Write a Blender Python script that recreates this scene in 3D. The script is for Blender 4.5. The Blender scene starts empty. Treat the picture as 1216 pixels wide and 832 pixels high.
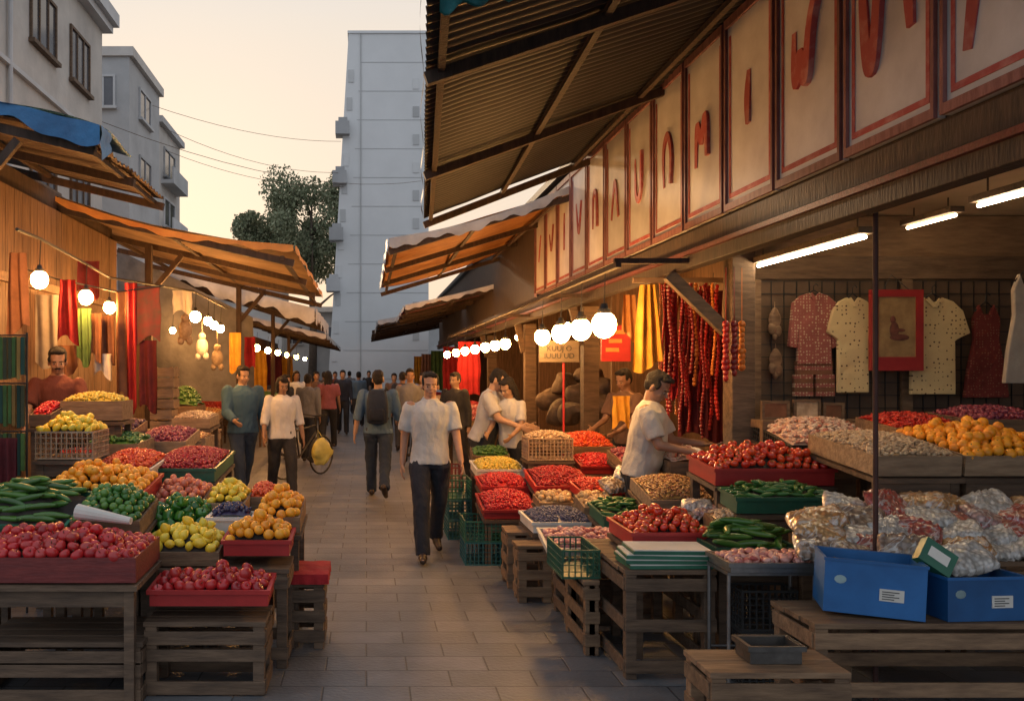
import bpy, math, random
from mathutils import Vector, Matrix, Euler, noise
random.seed(11)
SC=bpy.context.scene; C=SC.collection
F=1053.0;U0=435.0;V0=442.0;H=1.68
R=math.radians
def X_(u,Y): return (u-U0)*Y/F
def Z_(v,Y): return H-(v-V0)*Y/F
def rnd(a,b): return random.uniform(a,b)
# ---------------------------------------------------------------- materials
MATS={}
def nodes(name):
    m=bpy.data.materials.new(name); m.use_nodes=True
    nt=m.node_tree; b=nt.nodes['Principled BSDF']; return m,nt,b
def ramp(nt,cols,interp='LINEAR'):
    r=nt.nodes.new('ShaderNodeValToRGB'); e=r.color_ramp.elements
    r.color_ramp.interpolation=interp
    n=len(cols)
    while len(e)<n: e.new(.5)
    for i,c in enumerate(cols):
        e[i].position=i/(n-1) if interp=='LINEAR' else i/n
        e[i].color=(*c,1)
    return r
def mat(name,c1,c2=None,scale=6,rough=.75,bump=.25,stretch=(1,1,1),metal=0,coat=0,contrast=(.3,.7),dist=.01,fine=8):
    if name in MATS: return MATS[name]
    m,nt,b=nodes(name); L=nt.links
    if c2 is None: c2=tuple(x*.55 for x in c1)
    tc=nt.nodes.new('ShaderNodeTexCoord'); mp=nt.nodes.new('ShaderNodeMapping'); mp.inputs['Scale'].default_value=stretch
    L.new(tc.outputs['Object'],mp.inputs[0])
    n=nt.nodes.new('ShaderNodeTexNoise'); n.inputs['Scale'].default_value=scale; n.inputs['Detail'].default_value=7; n.inputs['Roughness'].default_value=.62
    L.new(mp.outputs[0],n.inputs['Vector'])
    r=ramp(nt,[c2,c1]); r.color_ramp.elements[0].position=contrast[0]; r.color_ramp.elements[1].position=contrast[1]
    L.new(n.outputs['Fac'],r.inputs[0])
    oi=nt.nodes.new('ShaderNodeObjectInfo'); mr=nt.nodes.new('ShaderNodeMapRange'); mr.inputs[3].default_value=.72; mr.inputs[4].default_value=1.18
    L.new(oi.outputs['Random'],mr.inputs[0])
    hs=nt.nodes.new('ShaderNodeHueSaturation'); L.new(mr.outputs[0],hs.inputs['Value']); L.new(r.outputs[0],hs.inputs['Color'])
    L.new(hs.outputs[0],b.inputs['Base Color'])
    b.inputs['Roughness'].default_value=rough; b.inputs['Metallic'].default_value=metal; b.inputs['Coat Weight'].default_value=coat
    if bump:
        n2=nt.nodes.new('ShaderNodeTexNoise'); n2.inputs['Scale'].default_value=scale*fine/3; n2.inputs['Detail'].default_value=5
        L.new(mp.outputs[0],n2.inputs['Vector'])
        bp=nt.nodes.new('ShaderNodeBump'); bp.inputs['Strength'].default_value=bump; bp.inputs['Distance'].default_value=dist
        L.new(n2.outputs['Fac'],bp.inputs['Height']); L.new(bp.outputs[0],b.inputs['Normal'])
    MATS[name]=m; return m
def fmat(name,cols,rough=.34,island=False,coat=.15,bump=.05):
    if name in MATS: return MATS[name]
    m,nt,b=nodes(name); L=nt.links
    if island: g=nt.nodes.new('ShaderNodeNewGeometry'); src=g.outputs['Random Per Island']
    else: g=nt.nodes.new('ShaderNodeObjectInfo'); src=g.outputs['Random']
    r=ramp(nt,cols); L.new(src,r.inputs[0])
    tc=nt.nodes.new('ShaderNodeTexCoord'); n=nt.nodes.new('ShaderNodeTexNoise'); n.inputs['Scale'].default_value=22; n.inputs['Detail'].default_value=4
    L.new(tc.outputs['Object'],n.inputs['Vector'])
    mr=nt.nodes.new('ShaderNodeMapRange'); mr.inputs[3].default_value=.6; mr.inputs[4].default_value=1.3; L.new(n.outputs['Fac'],mr.inputs[0])
    hs=nt.nodes.new('ShaderNodeHueSaturation'); L.new(mr.outputs[0],hs.inputs['Value']); L.new(r.outputs[0],hs.inputs['Color']); L.new(hs.outputs[0],b.inputs['Base Color'])
    b.inputs['Roughness'].default_value=rough; b.inputs['Coat Weight'].default_value=coat; b.inputs['Coat Roughness'].default_value=.25
    if bump:
        bp=nt.nodes.new('ShaderNodeBump'); bp.inputs['Strength'].default_value=bump; bp.inputs['Distance'].default_value=.004
        L.new(n.outputs['Fac'],bp.inputs['Height']); L.new(bp.outputs[0],b.inputs['Normal'])
    MATS[name]=m; return m
def emat(name,c,s):
    if name in MATS: return MATS[name]
    m,nt,b=nodes(name); b.inputs['Base Color'].default_value=(*c,1); b.inputs['Emission Color'].default_value=(*c,1); b.inputs['Emission Strength'].default_value=s
    MATS[name]=m; return m
def dotmat(name,base,dot,scale=26,thr=.28,rough=.9):
    if name in MATS: return MATS[name]
    m,nt,b=nodes(name); L=nt.links
    tc=nt.nodes.new('ShaderNodeTexCoord'); v=nt.nodes.new('ShaderNodeTexVoronoi'); v.inputs['Scale'].default_value=scale; v.inputs['Randomness'].default_value=.35
    mp=nt.nodes.new('ShaderNodeMapping'); mp.inputs['Scale'].default_value=(1,.05,1)
    L.new(tc.outputs['Object'],mp.inputs[0]); L.new(mp.outputs[0],v.inputs['Vector'])
    r=ramp(nt,[dot,base]); r.color_ramp.elements[0].position=thr; r.color_ramp.elements[1].position=thr+.05
    L.new(v.outputs['Distance'],r.inputs[0]); L.new(r.outputs[0],b.inputs['Base Color']); b.inputs['Roughness'].default_value=rough
    n=nt.nodes.new('ShaderNodeTexNoise'); n.inputs['Scale'].default_value=7; L.new(tc.outputs['Object'],n.inputs['Vector'])
    bp=nt.nodes.new('ShaderNodeBump'); bp.inputs['Strength'].default_value=.8; bp.inputs['Distance'].default_value=.04
    L.new(n.outputs['Fac'],bp.inputs['Height']); L.new(bp.outputs[0],b.inputs['Normal'])
    MATS[name]=m; return m
wood=mat('wood',(.27,.165,.09),(.105,.06,.034),scale=4,stretch=(1,6,6),bump=.5)
wooda=mat('wood_aged',(.16,.10,.06),(.06,.037,.023),scale=4,stretch=(1,6,6),bump=.5)
woodv=mat('wood_vertical',(.18,.10,.052),(.065,.033,.018),scale=4,stretch=(7,7,.7),bump=.5)
woodl=mat('wood_pale',(.38,.26,.155),(.17,.105,.06),scale=4,stretch=(1,6,6),bump=.5)
woodd=mat('wood_dark',(.075,.043,.027),(.03,.018,.012),scale=5,stretch=(5,5,1),bump=.5)
corr=mat('corrugated_dark',(.040,.037,.037),(.018,.016,.016),scale=3,rough=.6,bump=.2,metal=.1)
corrw=mat('corrugated_weathered',(.15,.11,.09),(.06,.043,.035),scale=3,rough=.65,bump=.2)
corr2=mat('corrugated_brown',(.26,.17,.10),(.10,.06,.035),scale=3,rough=.65,bump=.2)
canvas=mat('tan_canvas',(.33,.21,.11),(.16,.09,.045),scale=1.6,rough=.9,bump=.3,dist=.03)
corr3=mat('sheet_pale',(.62,.61,.60),(.38,.37,.36),scale=3,rough=.6,bump=.2)
steel=mat('steel',(.35,.34,.33),(.2,.19,.18),scale=9,rough=.4,metal=.8,bump=.1)
blackm=mat('black_metal',(.03,.028,.026),(.012,.012,.012),scale=9,rough=.5,bump=.1)
bluetarp=mat('blue_tarpaulin',(.03,.18,.40),(.015,.09,.22),scale=4,rough=.5,bump=.4,dist=.03)
tealtarp=mat('teal_tarpaulin',(.04,.26,.28),(.02,.13,.15),scale=4,rough=.5,bump=.4,dist=.03)
orangetarp=mat('orange_tarpaulin',(.62,.28,.06),(.38,.14,.03),scale=3,rough=.7,bump=.3,dist=.03)
greytarp=mat('grey_tarpaulin',(.22,.21,.205),(.11,.105,.10),scale=3,rough=.8,bump=.4,dist=.04)
conc=mat('concrete',(.66,.62,.57),(.46,.43,.40),scale=.8,rough=.9,bump=.25,fine=30,dist=.03)
conc2=mat('concrete_grey',(.54,.54,.54),(.40,.40,.40),scale=.7,rough=.9,bump=.25,fine=30,dist=.03)
conc3=mat('white_cladding',(.76,.76,.75),(.66,.66,.65),scale=.35,rough=.8,bump=.05,fine=20,dist=.03)  # pale tower cladding, colour lightened further in place of haze
conc4=mat('cladding_joint',(.60,.60,.59),(.53,.53,.52),scale=.7,rough=.9,bump=0)
glassd=mat('window_glass',(.12,.12,.13),(.05,.05,.06),scale=.6,rough=.12,bump=0)
redp=mat('red_plastic',(.50,.035,.03),(.33,.02,.02),scale=5,rough=.4,bump=.05)
maroonp=mat('maroon_wood',(.20,.03,.025),(.10,.015,.014),scale=6,rough=.6,bump=.3,stretch=(1,5,5))
greenp=mat('green_plastic',(.03,.16,.09),(.015,.08,.05),scale=5,rough=.45,bump=.05)
tealp=mat('teal_plastic',(.03,.15,.16),(.015,.08,.085),scale=5,rough=.45,bump=.05)
darkp=mat('dark_plastic',(.05,.05,.05),(.02,.02,.02),scale=5,rough=.5,bump=.05)
whitep=mat('white_plastic',(.7,.68,.62),(.5,.48,.44),scale=5,rough=.5,bump=.05)
bluep=mat('blue_plastic',(.02,.13,.36),(.012,.08,.23),scale=4,rough=.45,bump=.1)
wicker=mat('wicker',(.55,.42,.28),(.28,.18,.10),scale=14,rough=.8,bump=.6)
paper=mat('paper',(.75,.72,.66),(.6,.57,.5),scale=5,rough=.9,bump=.05)
signw=mat('sign_face',(.74,.72,.70),(.52,.49,.47),scale=2.2,rough=.8,bump=.15)
signr=mat('sign_red',(.38,.07,.065),(.52,.24,.21),scale=9,rough=.8,bump=.1,contrast=(.25,.55))
signf=mat('sign_frame',(.30,.13,.115),(.14,.045,.04),scale=6,rough=.7,bump=.3,stretch=(5,5,1))
tan=mat('tan_ceiling',(.66,.50,.32),(.46,.33,.2),scale=1.5,rough=.85,bump=.2)
redcloth=mat('red_cloth',(.45,.02,.025),(.24,.01,.012),scale=5,rough=.9,bump=.6,dist=.02)
yelcloth=mat('yellow_cloth',(.70,.38,.04),(.48,.22,.02),scale=5,rough=.85,bump=.6,dist=.02)
darkcloth=mat('dark_red_cloth',(.16,.015,.02),(.07,.008,.01),scale=5,rough=.9,bump=.6,dist=.02)
greencloth=mat('green_cloth',(.10,.20,.05),(.05,.1,.03),scale=5,rough=.9,bump=.6,dist=.02)
browncloth=mat('brown_cloth',(.28,.12,.06),(.14,.06,.03),scale=5,rough=.9,bump=.6,dist=.02)
whitecloth=mat('white_cloth',(.68,.63,.56),(.5,.45,.4),scale=5,rough=.9,bump=.5,dist=.02)
beigecloth=mat('beige_cloth',(.40,.35,.29),(.28,.24,.2),scale=5,rough=.9,bump=.5,dist=.02)
bulbm=emat('warm_globe',(1.0,.50,.15),125)
bulbs=emat('warm_bulb',(1.0,.46,.13),330)
bulbf=emat('warm_far_bulb',(1.0,.46,.13),230)
tubem=emat('warm_tube',(1.0,.76,.46),50)
tubem2=emat('faint_tube',(1.0,.72,.42),22)
# ---------------------------------------------------------------- mesh builder
WL={}
class MB:
    def __init__(s): s.v=[];s.f=[];s.mi=[]
    def add(s,vs,fs,m=0):
        o=len(s.v); s.v+=[tuple(v) for v in vs]; s.f+=[tuple(i+o for i in f) for f in fs]; s.mi+=[m]*len(fs)
    def box(s,x0,x1,y0,y1,z0,z1,M=None,m=0):
        vs=[Vector(p) for p in ((x0,y0,z0),(x1,y0,z0),(x1,y1,z0),(x0,y1,z0),(x0,y0,z1),(x1,y0,z1),(x1,y1,z1),(x0,y1,z1))]
        if M: vs=[M@v for v in vs]
        s.add(vs,[(0,3,2,1),(4,5,6,7),(0,1,5,4),(1,2,6,5),(2,3,7,6),(3,0,4,7)],m)
    def beam(s,a,b,w,h,m=0):
        a=Vector(a);b=Vector(b); d=(b-a); L=d.length; q=d.to_track_quat('Y','Z').to_matrix().to_4x4()
        s.box(-w/2,w/2,0,L,-h/2,h/2,Matrix.Translation(a)@q,m)
    def rings(s,rs,m=0,cap=True):
        n=len(rs[0]); vs=[v for r in rs for v in r]; fs=[]
        for i in range(len(rs)-1):
            for j in range(n):
                k=(j+1)%n; fs.append((i*n+j,i*n+k,(i+1)*n+k,(i+1)*n+j))
        if cap: fs.append(tuple(range(n-1,-1,-1))); fs.append(tuple((len(rs)-1)*n+j for j in range(n)))
        s.add(vs,fs,m)
    def tube(s,pts,r,n=8,m=0,cap=True):
        pts=[Vector(p) for p in pts]; rs=[]
        if not isinstance(r,(list,tuple)): r=[r]*len(pts)
        for i,p in enumerate(pts):
            d=(pts[min(i+1,len(pts)-1)]-pts[max(i-1,0)]).normalized()
            a=d.orthogonal() if abs(d.z)>.9 else d.cross(Vector((0,0,1)))
            if abs(d.z)>.9: a=Vector((1,0,0))-d*d.x
            a.normalize(); b=d.cross(a)
            rs.append([p+(a*math.cos(2*math.pi*j/n)+b*math.sin(2*math.pi*j/n))*r[i] for j in range(n)])
        s.rings(rs,m,cap)
    def cap(s,a,b,r0,r1,n=10,m=0):
        a=Vector(a);b=Vector(b); d=(b-a).normalized()
        pts=[a-d*r0*.92,a-d*r0*.7,a-d*r0*.35,a,b,b+d*r1*.35,b+d*r1*.7,b+d*r1*.92]
        s.tube(pts,[r0*.38,r0*.72,r0*.94,r0,r1,r1*.94,r1*.72,r1*.38],n,m)
    def ell(s,c,r,M=None,nu=14,nv=9,m=0):
        vs=[];fs=[]; c=Vector(c)
        vs.append(Vector((0,0,-r[2])))
        for i in range(1,nv):
            t=math.pi*i/nv-math.pi/2
            for j in range(nu):
                p=2*math.pi*j/nu; vs.append(Vector((r[0]*math.cos(t)*math.cos(p),r[1]*math.cos(t)*math.sin(p),r[2]*math.sin(t))))
        vs.append(Vector((0,0,r[2]))); T=len(vs)-1
        for j in range(nu):
            k=(j+1)%nu; fs.append((0,1+k,1+j))
            for i in range(nv-2): fs.append((1+i*nu+j,1+i*nu+k,1+(i+1)*nu+k,1+(i+1)*nu+j))
            fs.append((1+(nv-2)*nu+j,1+(nv-2)*nu+k,T))
        if M: vs=[M@v for v in vs]
        s.add([v+c for v in vs],fs,m)
    def grid(s,fn,nx,ny,m=0):
        vs=[fn(i/nx,j/ny) for j in range(ny+1) for i in range(nx+1)]
        s.add(vs,[(j*(nx+1)+i,j*(nx+1)+i+1,(j+1)*(nx+1)+i+1,(j+1)*(nx+1)+i) for j in range(ny) for i in range(nx)],m)
    def xf(s,M): s.v=[tuple(M@Vector(v)) for v in s.v]; return s
    def mesh(s,name,mats,smooth=False):
        me=bpy.data.meshes.new(name); me.from_pydata(s.v,[],s.f)
        if not isinstance(mats,(list,tuple)): mats=[mats]
        for m in mats: me.materials.append(m)
        if len(mats)>1: me.polygons.foreach_set('material_index',s.mi)
        if smooth: me.polygons.foreach_set('use_smooth',[True]*len(me.polygons))
        me.update(); return me
    def build(s,name,mats,parent=None,smooth=False,org=None,bevel=0):
        base=Vector(org) if org is not None else (WL[parent.name] if parent is not None and parent.name in WL else None)
        if base is not None and base.length>0: s.v=[(a-base.x,b-base.y,c-base.z) for a,b,c in s.v]
        o=bpy.data.objects.new(name,s.mesh(name,mats,smooth)); C.objects.link(o)
        if parent is not None: o.parent=parent; WL[o.name]=base if base is not None else Vector((0,0,0))
        elif base is not None: o.location=base
        if parent is None: WL[o.name]=base if base is not None else Vector((0,0,0))
        if bevel:
            b=o.modifiers.new('bevel','BEVEL'); b.width=bevel; b.segments=2; b.limit_method='ANGLE'
        return o
def tag(o,label,cat,group=None,kind=None):
    o['label']=label; o['category']=cat
    if group: o['group']=group
    if kind: o['kind']=kind
    return o
def thing(name,label,cat,loc=(0,0,0),rz=0,group=None,world=False):
    o=bpy.data.objects.new(name,None); C.objects.link(o); o.location=loc; o.rotation_euler=(0,0,rz); o.empty_display_size=.1
    WL[o.name]=Vector(loc) if world else Vector((0,0,0))
    return tag(o,label,cat,group)
# ---------------------------------------------------------------- world, camera, sun
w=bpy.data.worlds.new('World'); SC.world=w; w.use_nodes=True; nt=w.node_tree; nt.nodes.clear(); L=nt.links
out=nt.nodes.new('ShaderNodeOutputWorld'); bg=nt.nodes.new('ShaderNodeBackground'); sk=nt.nodes.new('ShaderNodeTexSky')
sk.sky_type='NISHITA'; sk.sun_disc=False; sk.sun_elevation=R(9); sk.sun_rotation=R(-14); sk.dust_density=4; sk.air_density=1.2
bg.inputs[1].default_value=.005; L.new(sk.outputs[0],bg.inputs[0])
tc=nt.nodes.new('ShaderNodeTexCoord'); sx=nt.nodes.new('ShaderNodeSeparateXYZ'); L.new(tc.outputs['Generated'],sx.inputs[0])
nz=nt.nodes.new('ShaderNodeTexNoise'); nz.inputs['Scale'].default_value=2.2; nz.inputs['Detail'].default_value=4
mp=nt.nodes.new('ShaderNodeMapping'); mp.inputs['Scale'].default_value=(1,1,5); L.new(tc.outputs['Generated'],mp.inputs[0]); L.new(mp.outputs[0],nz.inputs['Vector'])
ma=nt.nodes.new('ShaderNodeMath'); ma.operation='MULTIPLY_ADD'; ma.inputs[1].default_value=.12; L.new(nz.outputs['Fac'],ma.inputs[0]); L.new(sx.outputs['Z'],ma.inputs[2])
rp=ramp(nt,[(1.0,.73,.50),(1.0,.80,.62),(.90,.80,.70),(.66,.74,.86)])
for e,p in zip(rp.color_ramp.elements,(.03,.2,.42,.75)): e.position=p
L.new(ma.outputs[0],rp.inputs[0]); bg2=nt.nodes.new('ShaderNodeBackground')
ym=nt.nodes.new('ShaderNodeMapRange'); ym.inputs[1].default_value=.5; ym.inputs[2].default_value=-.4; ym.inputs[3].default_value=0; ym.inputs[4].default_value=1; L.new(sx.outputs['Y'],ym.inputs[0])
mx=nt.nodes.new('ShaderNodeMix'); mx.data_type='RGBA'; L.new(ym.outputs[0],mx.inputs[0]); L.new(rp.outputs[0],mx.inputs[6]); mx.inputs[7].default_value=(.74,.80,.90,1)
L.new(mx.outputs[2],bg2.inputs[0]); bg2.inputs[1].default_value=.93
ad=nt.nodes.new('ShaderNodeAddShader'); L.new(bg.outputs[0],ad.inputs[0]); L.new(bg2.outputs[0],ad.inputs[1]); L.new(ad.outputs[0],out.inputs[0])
cam=bpy.data.cameras.new('camera'); co=bpy.data.objects.new('camera',cam); C.objects.link(co); SC.camera=co
co.location=(0,0,H); co.rotation_euler=(R(90),0,0); cam.sensor_width=36; cam.lens=36*F/1216; cam.shift_x=(608-U0)/1216; cam.shift_y=(V0-416)/1216; cam.clip_end=2000; cam.clip_start=.05
sd=bpy.data.lights.new('sun','SUN'); sd.energy=2; sd.angle=R(3); sd.color=(1,.70,.42); so=bpy.data.objects.new('sun',sd); C.objects.link(so)
el,az=R(9),R(-14); dv=Vector((math.sin(az)*math.cos(el),math.cos(az)*math.cos(el),math.sin(el))); so.rotation_euler=dv.to_track_quat('Z','Y').to_euler(); so.location=(0,0,30)
SC.view_settings.view_transform='Standard'; SC.view_settings.look='None'; SC.view_settings.exposure=0
# ---------------------------------------------------------------- ground
m,nt,b=nodes('stone_paving'); L=nt.links
tc=nt.nodes.new('ShaderNodeTexCoord'); br=nt.nodes.new('ShaderNodeTexBrick'); br.inputs['Scale'].default_value=1; br.inputs['Brick Width'].default_value=.46; br.inputs['Row Height'].default_value=.25
br.inputs['Mortar Size'].default_value=.006; br.inputs['Mortar Smooth'].default_value=.5; br.inputs['Color1'].default_value=(.150,.153,.160,1); br.inputs['Color2'].default_value=(.110,.113,.120,1); br.inputs['Mortar'].default_value=(.055,.056,.06,1)
L.new(tc.outputs['Object'],br.inputs['Vector'])
n=nt.nodes.new('ShaderNodeTexNoise'); n.inputs['Scale'].default_value=1.1; n.inputs['Detail'].default_value=9; n.inputs['Roughness'].default_value=.7; L.new(tc.outputs['Object'],n.inputs['Vector'])
mr=nt.nodes.new('ShaderNodeMapRange'); mr.inputs[1].default_value=.3; mr.inputs[2].default_value=.7; mr.inputs[3].default_value=.55; mr.inputs[4].default_value=1.4; L.new(n.outputs['Fac'],mr.inputs[0])
hs=nt.nodes.new('ShaderNodeHueSaturation'); L.new(br.outputs['Color'],hs.inputs['Color']); L.new(mr.outputs[0],hs.inputs['Value']); L.new(hs.outputs[0],b.inputs['Base Color'])
n3=nt.nodes.new('ShaderNodeTexNoise'); n3.inputs['Scale'].default_value=35; n3.inputs['Detail'].default_value=6; L.new(tc.outputs['Object'],n3.inputs['Vector'])
mm=nt.nodes.new('ShaderNodeMath'); mm.operation='MULTIPLY_ADD'; mm.inputs[1].default_value=-1.2; L.new(br.outputs['Fac'],mm.inputs[0]); L.new(n3.outputs['Fac'],mm.inputs[2])
bp=nt.nodes.new('ShaderNodeBump'); bp.inputs['Strength'].default_value=.6; bp.inputs['Distance'].default_value=.008; L.new(mm.outputs[0],bp.inputs['Height']); L.new(bp.outputs[0],b.inputs['Normal'])
mr2=nt.nodes.new('ShaderNodeMapRange'); mr2.inputs[3].default_value=.34; mr2.inputs[4].default_value=.66; L.new(n.outputs['Fac'],mr2.inputs[0]); L.new(mr2.outputs[0],b.inputs['Roughness'])
paving=m
g=MB(); g.add([(-400,-100,-.004),(400,-100,-.004),(400,900,-.004),(-400,900,-.004)],[(0,1,2,3)])
tag(g.build('ground',mat('ground_earth',(.14,.12,.10),scale=.5)),'bare ground around the market','ground',kind='structure')
g=MB(); g.add([(-6.5,-2,0),(6.5,-2,0),(6.5,60,0),(-6.5,60,0)],[(0,1,2,3)])
tag(g.build('pavement',paving),'grey stone slab paving of the market lane','pavement',kind='structure')
# ---------------------------------------------------------------- buildings
def window(mb_parent,face,a0,a1,z0,z1,c,frame=.07,fm=None,mull=1):
    fr=MB(); gl=MB(); t=frame; ex=.06
    def bx(mb,p0,p1,q0,q1,d0,d1):
        if face=='x': mb.box(c+d0,c+d1,p0,p1,q0,q1)
        else: mb.box(p0,p1,c-d1,c-d0,q0,q1)
    bx(fr,a0,a1,z1-t,z1,.003,ex); bx(fr,a0-.05,a1+.05,z0-.02,z0+t,.003,ex+.08)
    bx(fr,a0,a0+t,z0+t,z1-t,.003,ex); bx(fr,a1-t,a1,z0+t,z1-t,.003,ex)
    for k in range(mull):
        a=a0+(a1-a0)*(k+1)/(mull+1); bx(fr,a-.025,a+.025,z0+t,z1-t,.003,ex-.01)
    bx(gl,a0+t,a1-t,z0+t,z1-t,.003,.02)
    f=fr.build('window',fm or conc2,mb_parent); gl.build('pane',glassd,f)
b1=thing('building','beige concrete building with three-pane windows at the top left','building',(-7.3,17,0),world=True)
mb=MB(); mb.box(-14,-7.3,9,24.5,0,11.3); mb.build('wall',conc,b1)
mb=MB(); mb.box(-14.2,-6.9,8.8,24.8,11.3,11.65); mb.box(-14.2,-7.05,8.8,24.7,11.1,11.3); mb.build('roof',conc2,b1)
mb=MB(); mb.box(-7.3,-7.2,9,24.5,7.9,8.0); mb.box(-7.3,-7.2,9,24.5,5.0,5.12); mb.tube([(-7.22,18,0),(-7.22,18,11.1)],.05,8); mb.build('cornice',conc2,b1)
for (y0,y1) in ((15.6,17),(19.2,20.8),(21.8,23.3)):
    for z0 in (8.85,5.8): window(b1,'x',y0,y1,z0,z0+1.4,-7.3,mull=2,fm=wooda)
b2=thing('building','grey narrow block with a flat roof behind the beige building','building',(-8,30,0),world=True)
mb=MB(); mb.box(-12,-7.75,29,33.2,0,12.0); mb.build('wall',conc2,b2)
mb=MB(); mb.box(-12.1,-7.6,28.9,33.3,12.0,12.3); mb.build('roof',conc,b2)
for z0 in (10.3,8,5.7): 
    window(b2,'y',-9.0,-8.2,z0,z0+1.1,29,mull=1); window(b2,'x',30.2,31.8,z0,z0+1.1,-7.75,mull=1)
b3=thing('building','small sand coloured block with balconies, lowest of the three at the left','building',(-8,36,0),world=True)
mb=MB(); mb.box(-12,-8.1,34.5,38.5,0,11.4); mb.build('wall',conc,b3)
mb=MB(); mb.box(-12.1,-7.9,34.4,38.6,11.4,11.65); mb.build('roof',conc2,b3)
for z0 in (9.4,7.4,5.4):
    mb=MB(); mb.box(-8.1,-7.6,35,37.8,z0-.25,z0-.1); mb.box(-7.66,-7.6,35,37.8,z0-.1,z0+.4); mb.build('balcony',conc2,b3); window(b3,'x',35.4,37.4,z0+.1,z0+1.3,-8.1)
tw=thing('tower_block','tall pale panel-clad block rising over the end of the lane','building',(.8,42,0),world=True)
Yt=42; zt=Z_(40,Yt); xl1=X_(414,Yt); xl0=X_(388,Yt); xr=X_(509,Yt)
mb=MB(); mb.add([(xl0,Yt,0),(xr,Yt,0),(xr,Yt+9,0),(xl0,Yt+9,0),(xl1,Yt,zt),(xr,Yt,zt),(xr,Yt+9,zt),(xl1,Yt+9,zt)],[(0,3,2,1),(4,5,6,7),(0,1,5,4),(1,2,6,5),(2,3,7,6),(3,0,4,7)]); mb.build('wall',conc3,tw)
mb=MB(); mb.box(xl1-.05,xr+.1,Yt-.06,Yt+9.1,zt,zt+.12); mb.build('roof',conc3,tw)
mb=MB()
for k in range(1,13): 
    z=k*zt/13; xl=xl0+(xl1-xl0)*z/zt; mb.box(xl+.62,xr-.03,Yt-.012,Yt-.003,z-.014,z+.014)
mb.box(xl1+.55,xl1+.60,Yt-.05,Yt-.013,0,zt)
mb.build('panel_joints',conc4,tw)
for k in range(11):
    z=2.2+k*1.32; xl=xl0+(xl1-xl0)*z/zt
    mb=MB(); mb.box(xl+.12,xl+.38,Yt-.03,Yt-.003,z,z+.6); mb.build('stair_window',conc4,tw)
for k in range(10):
    mb=MB(); mb.box(xr-.75,xr-.45,Yt-.03,Yt-.003,3.2+k*1.32,3.7+k*1.32); mb.build('small_window',conc4,tw)
for k,v in enumerate((150,208,275,335)):
    z=Z_(v,Yt); xl=xl0+(xl1-xl0)*z/zt
    mb=MB(); mb.box(xl-.36,xl+.30,Yt-.4,Yt+.5,z-.45,z-.35); mb.box(xl-.36,xl-.31,Yt-.4,Yt+.5,z-.35,z+.15); mb.box(xl-.31,xl+.30,Yt-.4,Yt-.36,z-.35,z+.15); mb.box(xl-.22,xl+.2,Yt-.3,Yt-.1,z-.33,z+.35); mb.build('balcony',conc2,tw)
eb=thing('building','low dark shop building closing the far end of the lane','building',(0,50,0),world=True)
mb=MB(); mb.box(-9,8,52,54,0,5.2); mb.build('wall',conc2,eb)
mb=MB(); mb.box(-9.2,8.2,51.6,54.2,5.2,5.5); mb.build('roof',conc,eb)
for x in (-5,-3): window(eb,'y',x,x+1.3,3.3,4.4,52)
lb=thing('building','low pale house seen below the trees','building',(-9,44,0),world=True)
mb=MB(); mb.box(-14,-4.2,44,48,0,7.2); mb.build('wall',conc,lb)
mb=MB(); mb.box(-14.1,-4.0,43.8,48.1,7.2,7.45); mb.build('roof',conc2,lb)
for x in (-9,-7.4,-5.8): window(lb,'y',x,x+.9,5.3,6.4,44)
# trees
leafm=fmat('foliage',[(.14,.17,.09),(.22,.25,.15),(.32,.33,.21)],rough=.9,island=True,coat=0,bump=0)  # leaf tones lightened so the colour stands in for distance haze
bark=mat('bark',(.16,.12,.09),scale=6)
def tree(x,y,h,cr,cz,label,n=2600):
    t=thing('tree',label,'tree',(x,y,0),group='trees behind the lane')
    mb=MB(); mb.tube([(0,0,0),(.1,0,h*.3),(-.05,.1,h*.6),(0,0,h*.9)],[.28,.22,.14,.04])
    for k in range(7):
        a=k*2.4; z=h*(.4+.07*k); mb.tube([(0,0,z),(math.cos(a)*cr*.4,math.sin(a)*cr*.4,z+cr*.35),(math.cos(a)*cr*.75,math.sin(a)*cr*.75,z+cr*.6)],[.1,.06,.02],6)
    mb.build('trunk',bark,t,smooth=True)
    cl=[(rnd(-1,1)*cr*.8,rnd(-1,1)*cr*.7,cz+rnd(-1,1)*cr*.95,rnd(.28,.5)*cr) for _ in range(24)]
    mb=MB()
    for _ in range(n):
        c=random.choice(cl); d=Vector((random.gauss(0,1),random.gauss(0,1),random.gauss(0,1))).normalized()*c[3]*rnd(.35,1.1)
        p=Vector(c[:3])+d; q=Euler((rnd(0,6),rnd(0,6),rnd(0,6))).to_matrix(); s=rnd(.05,.10)
        mb.add([p+q@Vector(v) for v in ((-s,-s*.6,0),(s,-s*.5,0),(s*.9,s*.6,.03),(-s*.8,s*.5,0))],[(0,1,2,3)])
    mb.build('crown',leafm,t)
tree(-3.2,52,13.0,2.7,10.0,'tall dark leafy tree standing left against the tower block',24000)
tree(-5.7,55,12.0,1.6,9.3,'bushy tree in the middle of the three behind the lane',8000)
tree(-7.1,54,11.2,1.0,10.2,'small tree crown furthest left, over the pale house',4500)
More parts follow.
